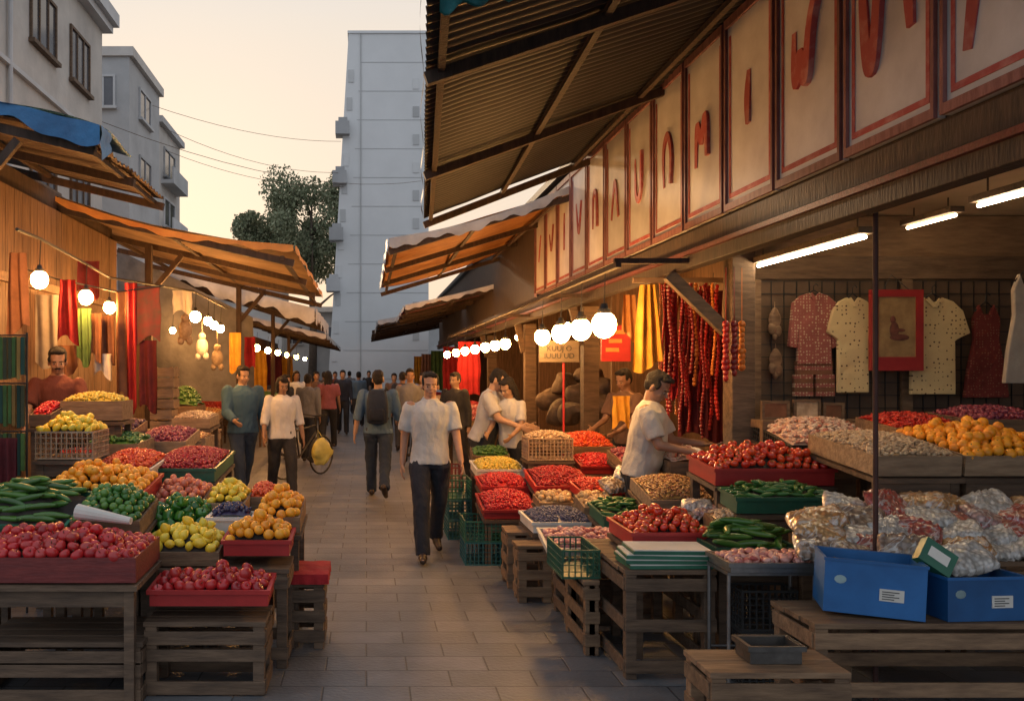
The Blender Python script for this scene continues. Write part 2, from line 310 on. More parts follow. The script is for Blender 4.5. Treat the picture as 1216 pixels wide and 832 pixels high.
for k,(a,b_,sag) in enumerate((((113,100,30),(405,168,41.9),.5),((190,150,34),(408,205,41.9),.5),((200,180,36),(408,222,41.9),.4),((60,120,24),(500,215,41.5),.9))):
    A=Vector((X_(a[0],a[2]),a[2],Z_(a[1],a[2]))); B=Vector((X_(b_[0],b_[2]),b_[2],Z_(b_[1],b_[2])))
    pts=[A.lerp(B,i/12)-Vector((0,0,sag*4*(i/12)*(1-i/12))) for i in range(13)]
    mb=MB(); mb.tube(pts,.010,5)
    tag(mb.build('power_line',wooda,org=A),['highest power line slung from the grey block to the tower','second power line below the highest one','third power line, from the sand coloured block','longest power line, crossing in front of the tower'][k],'cable')
# ---------------------------------------------------------------- awnings
def corrugated(mb,p00,p10,p11,p01,n,amp,sag=.05):
    p00,p10,p11,p01=[Vector(p) for p in (p00,p10,p11,p01)]
    nr=((p10-p00).cross(p01-p00)).normalized()
    mb.grid(lambda s,t:(p00.lerp(p10,s).lerp(p01.lerp(p11,s),t))+nr*amp*math.sin(s*n*2*math.pi)+nr*(.03*noise.noise(Vector((s*5,t*3,n))))-Vector((0,0,sag*math.sin(math.pi*t)*(.6+.4*math.sin(s*9)))),n*6,8)
def awning(name,label,Y0,Y1,xo,zo,xi,zi,m,n,trim=None,trimw=.1,raf=1.2,amp=.012,group=None,frame=woodd,sag=.02,xo1=None):
    xo1=xo if xo1 is None else xo1
    def XO(y): return xo+(xo1-xo)*(y-Y0)/(Y1-Y0)
    t=thing(name,label,'awning',(xo,Y0,zo),world=True,group=group)
    mb=MB(); corrugated(mb,(xo,Y0,zo),(xo1,Y1,zo),(xi,Y1,zi),(xi,Y0,zi),n,amp,sag); mb.build('roof_sheet',m,t,smooth=True)
    k=max(2,int((Y1-Y0)/raf)+1)
    for i in range(k):
        y=Y0+.05+(Y1-Y0-.1)*i/(k-1); mb=MB(); mb.beam((XO(y),y,zo-.08-sag*.5),(xi,y,zi-.08-sag*.5),.055,.07); mb.build('rafter',frame,t)
    for i in range(3):
        s=.04+.42*i; z=zo+(zi-zo)*s-.055-sag*.5; mb=MB(); mb.beam((xo+(xi-xo)*s,Y0,z),(xo1+(xi-xo1)*s,Y1,z),.04,.04); mb.build('purlin',frame,t)
    if trim:
        mb=MB(); sgn=1 if xi<xo else -1
        mb.grid(lambda a,b2:(xo+(xo1-xo)*a+sgn*(.02+.01*math.sin(a*30)),Y0+(Y1-Y0)*a,zo+.03-b2*trimw*(1+.25*math.sin(a*23)+.2*math.sin(a*71))),60,2)
        mb.grid(lambda a,b2:(xo+(xi-xo)*a,Y0-.015-.01*math.sin(a*25),zo+(zi-zo)*a+.03-sag*math.sin(math.pi*a)-b2*trimw*(1+.25*math.sin(a*19)+.2*math.sin(a*57))),50,2)
        mb.build('trim',trim,t,smooth=True)
    return t
awning('corrugated_awning','large dark corrugated awning overhead in front of the sign panels',2.4,9.7,.17,3.36,2.47,4.07,corr,72,trim=corr,trimw=.04,raf=2.3,sag=.0,xo1=.63)
awning('orange_awning','orange canvas awning on the right with a pale front edge',10.6,16.5,.27,3.25,2.6,3.95,orangetarp,30,trim=corr3,trimw=.10,raf=1.9,sag=.10)
awning('maroon_awning','maroon sheet awning on the right beyond the orange one',17.2,22,.75,2.95,3.0,3.5,maroonp,24,raf=1.5,trim=corr3,trimw=.08)
awning('grey_awning','small grey awning on the right far down the lane',23,29,.3,3.0,3.2,3.6,corr3,24,raf=1.6,trim=corr3,trimw=.1)
awning('brown_awning','brown awning at the far right end of the lane',30,38,.2,3.1,3.2,3.7,corr2,24,raf=2)
t=awning('blue_awning','blue tarpaulin awning over brown sheeting, nearest on the left',6.5,8.8,-2.0,3.40,-4.4,3.98,corrw,20,raf=1.1)
mb=MB(); mb.grid(lambda a,b2:(-1.93-2.5*a,6.42+.9*b2,3.47+.60*a+.02*math.sin(a*12+b2*5)),24,6)
mb.grid(lambda a,b2:(-1.93-2.5*a,6.42-.02*math.sin(a*40),3.47+.60*a-b2*(.14+.04*math.sin(a*17)+.02*math.sin(a*43))),60,3)
mb.grid(lambda a,b2:(-1.92+.01*math.sin(b2*9),6.42+.25*a,3.47-b2*(.26-.12*a)),6,4); mb.build('tarpaulin',bluetarp,t,smooth=True)
awning('canvas_awning','tan canvas awning with an orange edge, second on the left',9.0,14.8,-.74,2.94,-3.6,3.6,canvas,34,trim=orangetarp,trimw=.06,raf=1.9,frame=woodd,amp=.006,sag=.14)
awning('pale_awning','pale grey sheet awning on the left under the tan canvas one',15.1,20.5,-.88,2.74,-4.4,3.86,corr3,26,trim=corr3,trimw=.22,raf=1.5,sag=.08)
awning('low_awning','dark awning on the left with a worn white edge, fourth from the front',21,27,-.95,2.55,-4,3.3,greytarp,26,trim=whitecloth,trimw=.10,raf=1.6)
awning('low_awning','low brown awning at the far left end of the lane',28,38,-1.1,2.7,-4,3.4,corr2,26,raf=2,trim=corr3,trimw=.08)
mb=MB(); mb.grid(lambda a,b2:(.30+.48*a,3.6+.35*a+.01*math.sin(a*30),3.42+.07*a-b2*(.27-.17*a+.02*math.sin(a*21))),24,6); mb.grid(lambda a,b2:(.30+.48*a,3.62+.35*a+.01*math.sin(a*30),3.42+.07*a-b2*(.27-.17*a+.02*math.sin(a*21))),24,6)
tag(mb.build('teal_tarpaulin',tealtarp,org=(.5,3.6,3.2),smooth=True),'teal tarpaulin strip drooping from the edge of the front right awning','tarpaulin')
# ---------------------------------------------------------------- right row: fascia, sign panels
fb=thing('fascia_beam','long brown beam carrying the row of sign panels','beam',(2.42,3,2.42),world=True)
mb=MB(); mb.box(2.40,2.50,1.5,30,2.46,2.60); mb.build('beam',woodd,fb,bevel=.006)
mb=MB(); mb.box(2.43,2.50,1.5,30,2.603,2.735); mb.build('upper_board',woodd,fb,bevel=.004)
mb=MB(); mb.box(2.465,2.52,1.5,30,2.738,4.1); mb.build('backboard',woodd,fb)
mb=MB(); mb.box(2.37,2.40,1.5,30,2.55,2.58); mb.build('ledge',maroonp,fb)
glyphs=[[[(.1,.1),(.35,.8)],[(.42,.9),(.85,.3)]],
 [[(.06,.98),(.10,.60),(.18,.30),(.27,.22),(.37,.45),(.46,.98)],[(.76,.98),(.80,.6),(.86,.34)]],
 [[(.20,.72),(.20,.50),(.28,.38),(.38,.62),(.44,.44),(.54,.38),(.62,.72),(.92,.95)]],
 [[(.50,.72),(.46,.55),(.5,.38)]],
 [[(.2,.30),(.25,.68),(.45,.40),(.62,.72),(.68,.34)]],
 [[(.3,.3),(.25,.6),(.5,.75),(.72,.55),(.66,.3)]],
 [[(.25,.72),(.28,.40),(.46,.31),(.65,.40),(.68,.75)]],
 [[(.2,.3),(.45,.78),(.7,.3)]],
 [[(.25,.33),(.28,.66),(.46,.73),(.64,.66),(.68,.33)]],
 [[(.25,.74),(.5,.28),(.75,.74)]],[[(.5,.75),(.5,.3)]],[[(.25,.62),(.5,.32),(.75,.72)]],[[(.3,.35),(.6,.7)]]]
ordw=['nearest','second','third','fourth','fifth','sixth','seventh','eighth','ninth','tenth','eleventh','twelfth','thirteenth']
PB=2.76
for k in range(13):
    y0=3.0+.75*k+.02; y1=y0+.71; xf=2.46
    t=thing('sign_panel','cream fascia panel with red frame and red lettering, %s of the row above the stalls'%ordw[k],'sign',(xf,y0,PB),world=True,group='sign panels along the fascia')
    mb=MB(); mb.box(xf-.03,xf+.002,y0,y1,PB,4.04); mb.build('panel',signw,t)
    mb=MB(); mb.box(xf-.05,xf-.031,y0,y0+.022,PB,4.04); mb.box(xf-.05,xf-.031,y1-.022,y1,PB,4.04); mb.box(xf-.05,xf-.031,y0+.022,y1-.022,PB,PB+.045); mb.box(xf-.05,xf-.031,y0+.022,y1-.022,3.98,4.04)
    mb.build('frame',signf,t)
    mb=MB(); mb.box(xf-.035,xf-.031,y0+.05,y0+.075,PB+.08,3.92); mb.box(xf-.035,xf-.031,y1-.075,y1-.05,PB+.08,3.92); mb.box(xf-.035,xf-.031,y0+.075,y1-.075,PB+.08,PB+.11); mb.build('red_line',signr,t)
    for st in glyphs[k]:
        mb=MB(); pts=[]
        P=[Vector((0,y1-.1-(y1-y0-.2)*a,PB+.12+1.0*b2)) for a,b2 in st]
        for i in range(len(P)-1):
            for q in range(8): pts.append(P[i].lerp(P[i+1],q/8))
        pts.append(P[-1])
        for _ in range(14): pts=[pts[0]]+[(pts[i-1]+pts[i]*2+pts[i+1])/4 for i in range(1,len(pts)-1)]+[pts[-1]]
        vs=[]
        for i,p in enumerate(pts):
            d=(pts[min(i+1,len(pts)-1)]-pts[max(i-1,0)]).normalized(); nn=Vector((0,-d.z,d.y)); ww=(.036 if k<5 else .026)*(.6+.5*math.sin(math.pi*(i+1)/(len(pts)+1)))
            for e,dx in ((-1,-.029),(1,-.029),(1,-.036-i*.0006),(-1,-.036-i*.0006)): vs.append(Vector((xf+dx,p.y,p.z))+nn*ww*e)
        mb.rings([vs[i*4:i*4+4] for i in range(len(pts))]); mb.build('letter',signr,t)
rw=thing('market_hall','timber market hall behind the right row of stalls','building',(4,3,0),world=True)
mb=MB(); mb.box(2.38,7,1.5,40,4.11,4.2); mb.build('roof',corr,rw)  # hall roof slab out of view, added to block sky light
mb=MB(); mb.box(5.9,6.0,1.5,40,0,4.1); mb.build('back_wall',woodv,rw)
mb=MB(); mb.box(2.55,5.89,1.5,7.2,2.95,3.0); mb.build('ceiling',tan,rw)
for y in (7.15,10.9,15.5,21,29): mb=MB(); mb.box(3.02 if y>7.2 else 2.9,5.88,y,y+.06,0,4.1 if y>7.2 else 2.94); mb.build('partition_wall',mat('wall_brown_boards',(.30,.18,.095),(.15,.085,.045),scale=4,stretch=(1,6,6),bump=.4) if y<7.2 else woodv,rw)
mb=MB(); mb.box(2.9,5.88,7.02,7.14,2.42,2.6); mb.build('header_board',wood,rw)
mb=MB(); mb.box(3.75,3.8,7.3,15.4,0,4.1); mb.build('inner_wall',woodv,rw)
for i,(x,y) in enumerate(((2.9,6.9),(2.62,10.4),(2.62,14.2),(2.62,18.5),(2.62,24))):
    t=thing('timber_post','square timber post of the market hall, %s from the front'%ordw[i],'post',(x,y,0),group='posts of the market hall')
    mb=MB(); mb.box(-.09,.09,-.09,.09,0,2.45 if i else 2.94); mb.build('shaft',wooda,t,bevel=.008)
    mb=MB(); mb.beam((-.1,0,2.0),(-.55 if not i else -.2,0,2.44),.07,.09); mb.build('brace',wooda,t)
t=MB(); t.tube([(2.57,4.475,0),(2.57,4.475,2.6)],.013,8)
tag(t.build('support_pole',mat('rusty_pole',(.07,.025,.018),scale=9)),'thin dark red pole standing in front of the hanging shirts','pole')
# ---------------------------------------------------------------- shop interior right
Yw=7.01
mb=MB()
for i in range(27): x=3.1+i*.1; mb.box(x-.003,x+.003,Yw-.006,Yw,1.1,2.40)
for i in range(14): z=1.1+i*.1; mb.box(3.1,5.75,Yw-.012,Yw-.007,z-.003,z+.003)
tag(mb.build('wire_grid',blackm,org=(3.1,Yw,1.1)),'black wire display grid on the shop wall behind the shirts','display grid')
mb=MB(); mb.box(3.02,5.85,Yw+.005,Yw+.09,1.0,2.41); tag(mb.build('backing_board',mat('board_brown',(.20,.125,.075),(.11,.065,.038),scale=3),org=(4,Yw,1)),'brown board wall behind the wire grid','wall panel')
for i,x in enumerate((3.06,4.25,5.5)):
    mb=MB(); mb.box(x-.04,x+.04,Yw-.05,Yw-.015,1.0,2.41); tag(mb.build('wall_batten',wood,org=(x,Yw,1)),'upright brown batten, %s on the shirt wall'%['left','middle','right'][i],'batten')
def garment(x0,x1,v0,v1,Y,m,label,kind='shirt',cat='shirt',long=False):
    w_=(x1-x0); z1=Z_(v0,Y); z0=Z_(v1,Y); h=z1-z0; cx=(x0+x1)/2
    t=thing(kind if kind!='shirt' else 'hanging_shirt',label,cat,(cx,Y,z0))
    if kind in('shirt','jacket'):
        bw=.30*w_ if not long else .33*w_; sl=.42*h
        L_=[(-bw,0),(-bw*.98,h*.55),(-w_*.36,h-sl-.0),(-w_*.5,h-sl+.05*h),(-w_*.40,h*.86),(-w_*.27,h*.955),(-w_*.11,h),(-w_*.05,h*.95)]
        if long: L_=[(-bw,0),(-bw*.95,h*.5),(-w_*.34,h*.22),(-w_*.5,h*.25),(-w_*.42,h*.86),(-w_*.26,h*.96),(-w_*.1,h),(-w_*.05,h*.95)]
    else: L_=[(-w_*.5,0),(-w_*.42,h*.3),(-w_*.28,h*.62),(-w_*.3,h*.85),(-w_*.16,h),(-w_*.08,h*.9)]
    out=L_+[(-a,b2) for a,b2 in reversed(L_)]
    mb=MB(); n=len(out); fs=[tuple(range(n)),tuple(range(2*n-1,n-1,-1))]+[(i,i+n,(i+1)%n+n,(i+1)%n) for i in range(n)]
    mb.add([(a,-.03,b2) for a,b2 in out]+[(a,.01,b2) for a,b2 in out],fs); mb.build('fabric',m,t,bevel=.008)
    mb=MB(); mb.tube([(-w_*.25,-.01,h*.93),(0,-.01,h*1.04),(w_*.25,-.01,h*.93)],.006,6); mb.tube([(0,-.01,h*1.04),(0,-.01,h*1.1),(.02,-.01,h*1.13),(.035,-.01,h*1.1)],.004,6); mb.build('hanger',blackm,t)
    if kind=='shirt':
        mb=MB(); mb.beam((-w_*.1,-.036,h*.985),(-.0,-.04,h*.90),.012,.03); mb.beam((w_*.1,-.036,h*.985),(0,-.04,h*.90),.012,.03); mb.build('collar',m,t)
        if long: mb=MB(); mb.box(-.01,.01,-.038,-.031,.02,h*.9); mb.build('button_placket',m,t)
Yg=6.93
pm=dotmat('polka_yellow',(.66,.50,.25),(.12,.06,.03),scale=30,thr=.2)
pm2=dotmat('pattern_red',(.30,.09,.07),(.50,.34,.22),scale=44,thr=.3)
garment(X_(935,Yg),X_(996,Yg),348,432,Yg,pm2,'long sleeved red patterned shirt hanging leftmost on the grid','shirt','shirt',True)
garment(X_(981,Yg-.05),X_(1042,Yg-.05),353,466,Yg-.05,pm,'cream polka dot shirt hanging left of the red framed picture')
garment(X_(1062,Yg-.05),X_(1150,Yg-.05),353,468,Yg-.05,pm,'cream polka dot shirt hanging right of the red framed picture')
garment(X_(1143,Yg),X_(1196,Yg),362,472,Yg,dotmat('vest_red',(.16,.025,.02),(.26,.10,.06),scale=46,thr=.25),'dark red patterned vest hanging right of the polka dot shirts','sleeveless_vest','vest')
garment(X_(1190,6.3),X_(1244,6.3),325,455,6.3,beigecloth,'beige dress hanging at the right edge','hanging_dress','dress')
mb=MB(); x0,x1=X_(942,Yg),X_(990,Yg); z0,z1=Z_(470,Yg),Z_(429,Yg); c=(x0+x1)/2
for i in range(8):
    zz0=z0+(z1-z0)*i/8; zz1=zz0+(z1-z0)/8-.002
    for s in ((x0,c-.012),(c+.012,x1)) if i<5 else ((x0+.02,x1-.02),): mb.box(s[0],s[1],Yg-.02,Yg+.02,zz0,zz1,m=i%2)
tag(mb.build('striped_shorts',[pm2,browncloth],org=(c,Yg,z0)),'striped red shorts hanging under the red patterned shirt','shorts')
t=thing('framed_picture','red framed picture of a seated figure hanging between the polka dot shirts','picture',(X_(1064,6.78),6.78,Z_(438,6.78)),world=True)
x0,x1=X_(1033,6.78),X_(1095,6.78); z0,z1=Z_(440,6.78),Z_(344,6.78)
mb=MB(); f=.055; Yp=6.78
mb.box(x0,x1,Yp-.02,Yp+.02,z0,z0+f+.05); mb.box(x0,x1,Yp-.02,Yp+.02,z1-f,z1); mb.box(x0,x0+f,Yp-.02,Yp+.02,z0+f+.05,z1-f); mb.box(x1-f,x1,Yp-.02,Yp+.02,z0+f+.05,z1-f); mb.build('frame',redp,t)
mb=MB(); mb.box(x0+f,x1-f,Yp-.01,Yp+.01,z0+f+.05,z1-f); mb.build('canvas',mat('ochre_canvas',(.50,.32,.13),(.22,.12,.05),scale=7),t)
mb=MB(); cx=(x0+x1)/2; cz=(z0+z1)/2+.02
mb.ell((cx-.03,Yp-.012,cz+.06),(.022,.004,.03)); mb.ell((cx-.02,Yp-.012,cz-.02),(.036,.004,.065)); mb.ell((cx+.02,Yp-.0125,cz-.075),(.075,.004,.025)); mb.ell((cx+.02,Yp-.0125,cz-.02),(.045,.004,.013)); mb.build('painted_figure',mat('paint_dark',(.16,.05,.03),(.06,.02,.015),scale=20),t)
mb=MB(); mb.tube([(cx-.1,Yp,z1),(cx,Yp+.06,z1+.12),(cx+.1,Yp,z1)],.003,5); mb.build('string',blackm,t)
for i,(u,v,hh) in enumerate(((920,385,.22),(921,432,.2))):
    mb=MB(); x=X_(u,Yg); z=Z_(v,Yg)
    for k,(dx,dz,r_) in enumerate(((0,hh*.4,.03),(0,.04,.05),(-.02,-.03,.035),(.02,-.05,.035),(0,-hh*.45,.02))): mb.ell((x+dx,Yg,z+dz),(r_,.02,r_*1.4))
    mb.tube([(x,Yg,z+hh*.4),(x,Yg,z+hh*.8)],.003,5)
    tag(mb.build('carved_ornament',wood,org=(x,Yg,z)),['brown carved ornament hanging high beside the red patterned shirt','brown carved ornament hanging low beside the striped shorts'][i],'ornament')
for i,(u0,u1,v0,v1) in enumerate(((905,938,476,498),(943,975,474,498),(978,1003,478,498))):
    Y=6.7; t=thing('picture_frame','small brown framed picture, %s of the three on the ledge under the shirts'%['leftmost','middle','rightmost'][i],'picture',(X_(u0,Y),Y,Z_(v1,Y)),world=True)
    x0,x1=X_(u0,Y),X_(u1,Y); z0,z1=Z_(v1,Y),Z_(v0,Y); mb=MB(); q=.02
    mb.box(x0,x1,Y,Y+.03,z0,z0+q); mb.box(x0,x1,Y,Y+.03,z1-q,z1); mb.box(x0,x0+q,Y,Y+.03,z0+q,z1-q); mb.box(x1-q,x1,Y,Y+.03,z0+q,z1-q); mb.build('frame',wood,t)
    mb=MB(); mb.box(x0+q,x1-q,Y+.01,Y+.02,z0+q,z1-q); mb.build('image',wicker if i%2 else browncloth,t)
mb=MB(); mb.box(2.95,4.2,6.6,6.85,Z_(498,6.7)-.06,Z_(498,6.7)-.002); mb.box(2.95,4.2,6.6,6.65,.0,Z_(498,6.7)-.06); tag(mb.build('display_ledge',wood,org=(3,6.7,1.2)),'wooden ledge under the hanging shirts','shelf')
def tube_light(x,y0,y1,z,label,m):
    t=thing('tube_light',label,'lamp',(x,y0,z),world=True,group='tube lights in the shop')
    mb=MB(); mb.box(x-.05,x+.05,y0,y1,z+.02,z+.06); mb.tube([(x,y0+.1,z+.06),(x,y0+.1,2.94)],.006,5); mb.tube([(x,y1-.1,z+.06),(x,y1-.1,2.94)],.006,5); mb.build('housing',wooda,t)
    mb=MB(); mb.tube([(x,y0+.02,z),(x,y1-.02,z)],.013,8); mb.build('tube',m,t)
tube_light(3.02,5.35,6.85,2.50,'lit tube light nearest the row of stalls',tubem)
tube_light(3.75,4.75,5.45,2.70,'lit tube light at the right edge of the shop',tubem)
tube_light(4.2,6.3,6.9,2.80,'faint tube light at the back over the polka dot shirts',tubem2)
# ---------------------------------------------------------------- lamps
def bulb(x,y,z,r,m,label,group,cord=.25):
    t=thing('hanging_bulb',label,'lamp',(x,y,z),group=group)
    mb=MB(); mb.ell((0,0,0),(r,r,r*1.08),nu=12,nv=8); mb.build('bulb',m,t,smooth=True)
    mb=MB(); mb.tube([(0,0,r*.85),(0,0,r*1.25),(0,0,r*1.3),(0,0,r*1.7)],[r*.55,r*.5,r*.35,r*.25],10); mb.build('socket',blackm,t)
    mb=MB(); mb.tube([(0,0,r*1.7),(.01,0,cord)],.004,5); mb.build('cord',blackm,t)
for i,Y in enumerate((6.9,7.64,8.43,9.32)): bulb(1.85,Y,2.05,(.098,.09,.088,.082)[i],bulbm,'large glowing globe bulb, %s of the four over the right stalls'%ordw[i],'globe bulbs over the right stalls',.42)
for i,Y in enumerate((11.8,12.6,13.5,14.6,15.9,17.3,19)): bulb(1.85-.02*i,Y,2.06,.07,bulbf,'small glowing bulb, %s in the string beyond the four globes'%ordw[i],'bulbs along the right lane side',.4)
mb=MB(); mb.box(1.83,1.87,6.5,20,2.45,2.49)
for y in (6.6,9.6,13,17,19.9): mb.box(1.85,2.42,y,y+.04,2.491,2.53)
tag(mb.build('lamp_rail',woodd,org=(1.85,6.5,2.45)),'wooden rail from which the globe bulbs hang','rail')
for i,(u,v,Y,r) in enumerate(((47,332,6.7,.065),(102,353,8.0,.065),(130,365,8.9,.06),(232,376,10.5,.065),(247,381,11.2,.055),(254,386,12,.055),(262,390,12.8,.055))):
    bulb(X_(u,Y),Y,Z_(v,Y),r,bulbs,'warm bulb on a black socket, %s from the front on the left side'%ordw[i],'bulbs over the left stalls',.3)
for i,(u,Y) in enumerate(((305,17),(318,19),(330,21),(341,24),(352,27),(362,31))): bulb(X_(u,Y),Y,2.15,.065,bulbf,'far glowing bulb on the left, %s of the distant string'%ordw[i],'distant bulbs on the left',.3)
for i,(x,y) in enumerate(((3.2,8.2),(3.1,9.9),(2.9,12.8),(2.9,17.0),(-3.1,11.8),(-3.1,14.2),(-3.2,18),(-3.2,22.5))): bulb(x,y,2.35,.05,bulbs,'bare bulb deep inside the %s stalls, %s from the front'%('right' if x>0 else 'left',['first','second','third','fourth'][i%4]),'bulbs deep inside the stalls',.25)
mb=MB(); mb.tube([(X_(20,6.2),6.2,2.68),(X_(47,6.7),6.7,2.69),(X_(102,8),8,2.66),(X_(130,8.9),8.9,2.63),(-2.05,10.5,2.64),(-2.0,12.8,2.6)],.012,6)
tag(mb.build('lamp_cable',blackm,org=(-2.4,7,2.7)),'black cable carrying the left bulbs','cable')
# ---------------------------------------------------------------- left structure
lw=thing('stall_wall','brown plank wall of the nearest left stall','wall',(-3.1,5.5,0),world=True)
mb=MB(); 
y=5.4
while y<11: 
    w_=rnd(.13,.2); mb.box(-3.14+rnd(-.008,.008),-3.10,y,y+w_-.008,0,3.3); y+=w_
mb.build('planks',woodv,lw)
for z in (1.3,2.45): mb=MB(); mb.box(-3.09,-3.04,5.4,11,z,z+.08); mb.build('rail',wood,lw)
mb=MB(); mb.box(-3.2,-3.15,5.4,11,0,3.5); mb.build('backing',woodd,lw)
lw=thing('stall_wall','dark plank wall behind the second row of left stalls','wall',(-3.8,11,0),world=True)
mb=MB(); y=11
while y<38: 
    w_=rnd(.2,.3); mb.box(-3.84+rnd(-.01,.01),-3.8,y,y+w_-.01,0,2.9); y+=w_
mb.build('planks',woodv,lw)
mb=MB(); mb.grid(lambda a,b2:(-4.2+2.3*a+.0*b2,14.9+.12*math.sin(a*7+b2*3),1.2+(2.55-1.15*a)*b2+.0),16,10)
tag(mb.build('tarpaulin_sheet',greytarp,org=(-4,14.9,1.3),smooth=True),'dark grey tarpaulin hung across the back of the left stalls','tarpaulin')
for i,(x,y,h) in enumerate(((-2.95,6.5,3.5),(-2.6,10.6,3.2),(-2.1,14.6,3.1),(-2.0,19,3.0),(-2.1,24,2.8))):
    t=thing('timber_post','upright timber post on the left side, %s from the front'%ordw[i],'post',(x,y,0),group='posts of the left stalls')
    mb=MB(); mb.box(-.04,.04,-.04,.04,0,h); mb.build('shaft',woodd,t,bevel=.006)
    mb=MB(); mb.beam((0,0,h-.6),(.4,0,h-.12),.05,.06); mb.build('brace',woodd,t)
def cloth(x0,x1,Y,z0,z1,m,label,cat='cloth',name='hanging_cloth',folds=4,amp=.03,taper=0,group=None,ry=0):
    mb=MB(); ph=rnd(0,6); cx=(x0+x1)/2
    def fn(a,b2):
        s=1-taper*b2; q=.8+.35*noise.noise(Vector((a*3,b2*2,ph))); dx=(a-.5)*(x1-x0)*s*(1+.12*noise.noise(Vector((ph,b2*3,1)))); dy=amp*q*math.sin(a*folds*2*math.pi+ph+b2*1.5)*(1-.4*b2)
        return (cx+dx*math.cos(ry)-dy*math.sin(ry),Y+dx*math.sin(ry)+dy*math.cos(ry),z0+(z1-z0)*b2-(.05*math.sin(a*5+ph))*(1-b2))
    mb.grid(fn,folds*8,12)
    mb.grid(lambda a,b2:tuple(Vector(fn(a,b2))+Vector((0,.02,0))),folds*8,12)
    return tag(mb.build(name,m,org=(cx,Y,z0),smooth=True),label,cat,group)
def cl(u0,u1,v0,v1,Y,m,label,**k): return cloth(X_(u0,Y),X_(u1,Y),Y,Z_(v1,Y),Z_(v0,Y),m,label,**k)
cl(68,93,332,404,8.0,redcloth,'bright red garment hanging beside the second left bulb',taper=.3,folds=2)
cl(92,108,366,430,8.2,greencloth,'green scarf hanging right of the bright red garment',folds=2)
cl(107,121,372,425,8.4,browncloth,'rust brown scarf, left one of a brown pair',folds=2)
cl(121,136,375,428,8.6,browncloth,'rust brown scarf, right one of a brown pair',folds=2)
cl(112,132,420,446,8.5,whitecloth,'small white lace cloth below the brown scarves',folds=2)
cl(40,68,350,432,8.3,beigecloth,'pale cloth hanging behind the left seller\'s head',folds=2,amp=.02)
cl(66,92,410,440,8.35,browncloth,'folded brown cloth under the bright red garment',folds=2)
cl(6,34,300,392,7.3,browncloth,'dark brown coat hanging above the packet rack',folds=2,taper=.3)
cl(92,118,310,350,8.9,darkcloth,'dark red cloth high on the plank wall',folds=2)
cl(138,150,345,470,8.9,browncloth,'narrow brown cloth left of the long red scarf',folds=1)
cl(148,162,336,488,9.0,redcloth,'long red scarf hanging left of the dark framed cloth',folds=2)
cl(160,190,340,404,9.02,mat('dark_print',(.07,.05,.035),(.2,.02,.02),scale=9),'dark square cloth with a red border hanging at the left stall',folds=1,amp=.01)
cl(166,186,404,486,9.05,darkcloth,'dark red cloth hanging below the dark square cloth',folds=2)
cl(272,286,395,440,13.5,yelcloth,'yellow cloth hanging deep in the left row',folds=2); cl(290,303,400,438,14.2,redcloth,'small red cloth hanging deep in the left row',folds=2)
cl(205,228,345,372,12.5,whitecloth,'pale bundle hung under the tan canvas awning',folds=2)
mb=MB(); mb.tube([(-3.04,7.8,2.60),(X_(68,8),8,2.52),(X_(140,8.7),8.7,2.47),(X_(195,9.02),9.02,2.56)],.008,6); tag(mb.build('hanging_line',blackm,org=(-2.8,8,2.5)),'thin line holding the left scarves','line')
t=thing('packet_rack','tall wire rack of hanging green and amber packets at the left edge','rack',(-2.7,6.2,0),world=True)
Y=6.2; mb=MB()
for u in (-12,32): mb.tube([(X_(u,Y),Y,0),(X_(u,Y),Y,Z_(395,Y))],.008,6)
for v in (398,455,512): mb.tube([(X_(-12,Y),Y,Z_(v,Y)),(X_(32,Y),Y,Z_(v,Y))],.006,6)
mb.build('frame',blackm,t)
for v in (400,457,514):
    for k in range(8):
        u=-10+k*5.2; mb=MB(); mb.box(X_(u,Y),X_(u+4,Y),Y-.02-.01*(k%2),Y+.0,Z_(v+48+rnd(-4,3),Y),Z_(v,Y)); mb.build('packet',random.choice([greencloth,mat('olive_packet',(.08,.09,.04)),mat('amber_packet',(.4,.22,.05)),mat('deep_green_packet',(.02,.07,.05))]),t)
cl(-10,20,520,600,5.9,darkcloth,'dark red cloth hanging at the left edge over the green peppers',folds=3)
for i,(u,v,Y) in enumerate(((220,392,10.2),(240,412,11.5),(258,425,12))):
    x,z=X_(u,Y),Z_(v,Y); mb=MB(); mb.ell((x,Y,z),(.08,.07,.12)); mb.ell((x,Y,z+.14),(.05,.05,.05)); mb.tube([(x,Y,z+.15),(x,Y,z+.35)],.004,5); mb.ell((x-.05,Y,z-.12),(.04,.04,.05)); mb.ell((x+.05,Y,z-.12),(.04,.04,.05))
    tag(mb.build('woven_charm',wicker if i!=1 else whitecloth,org=(x,Y,z),smooth=True),'woven hanging charm, %s of three at the left stalls'%['nearest','middle','furthest'][i],'ornament')
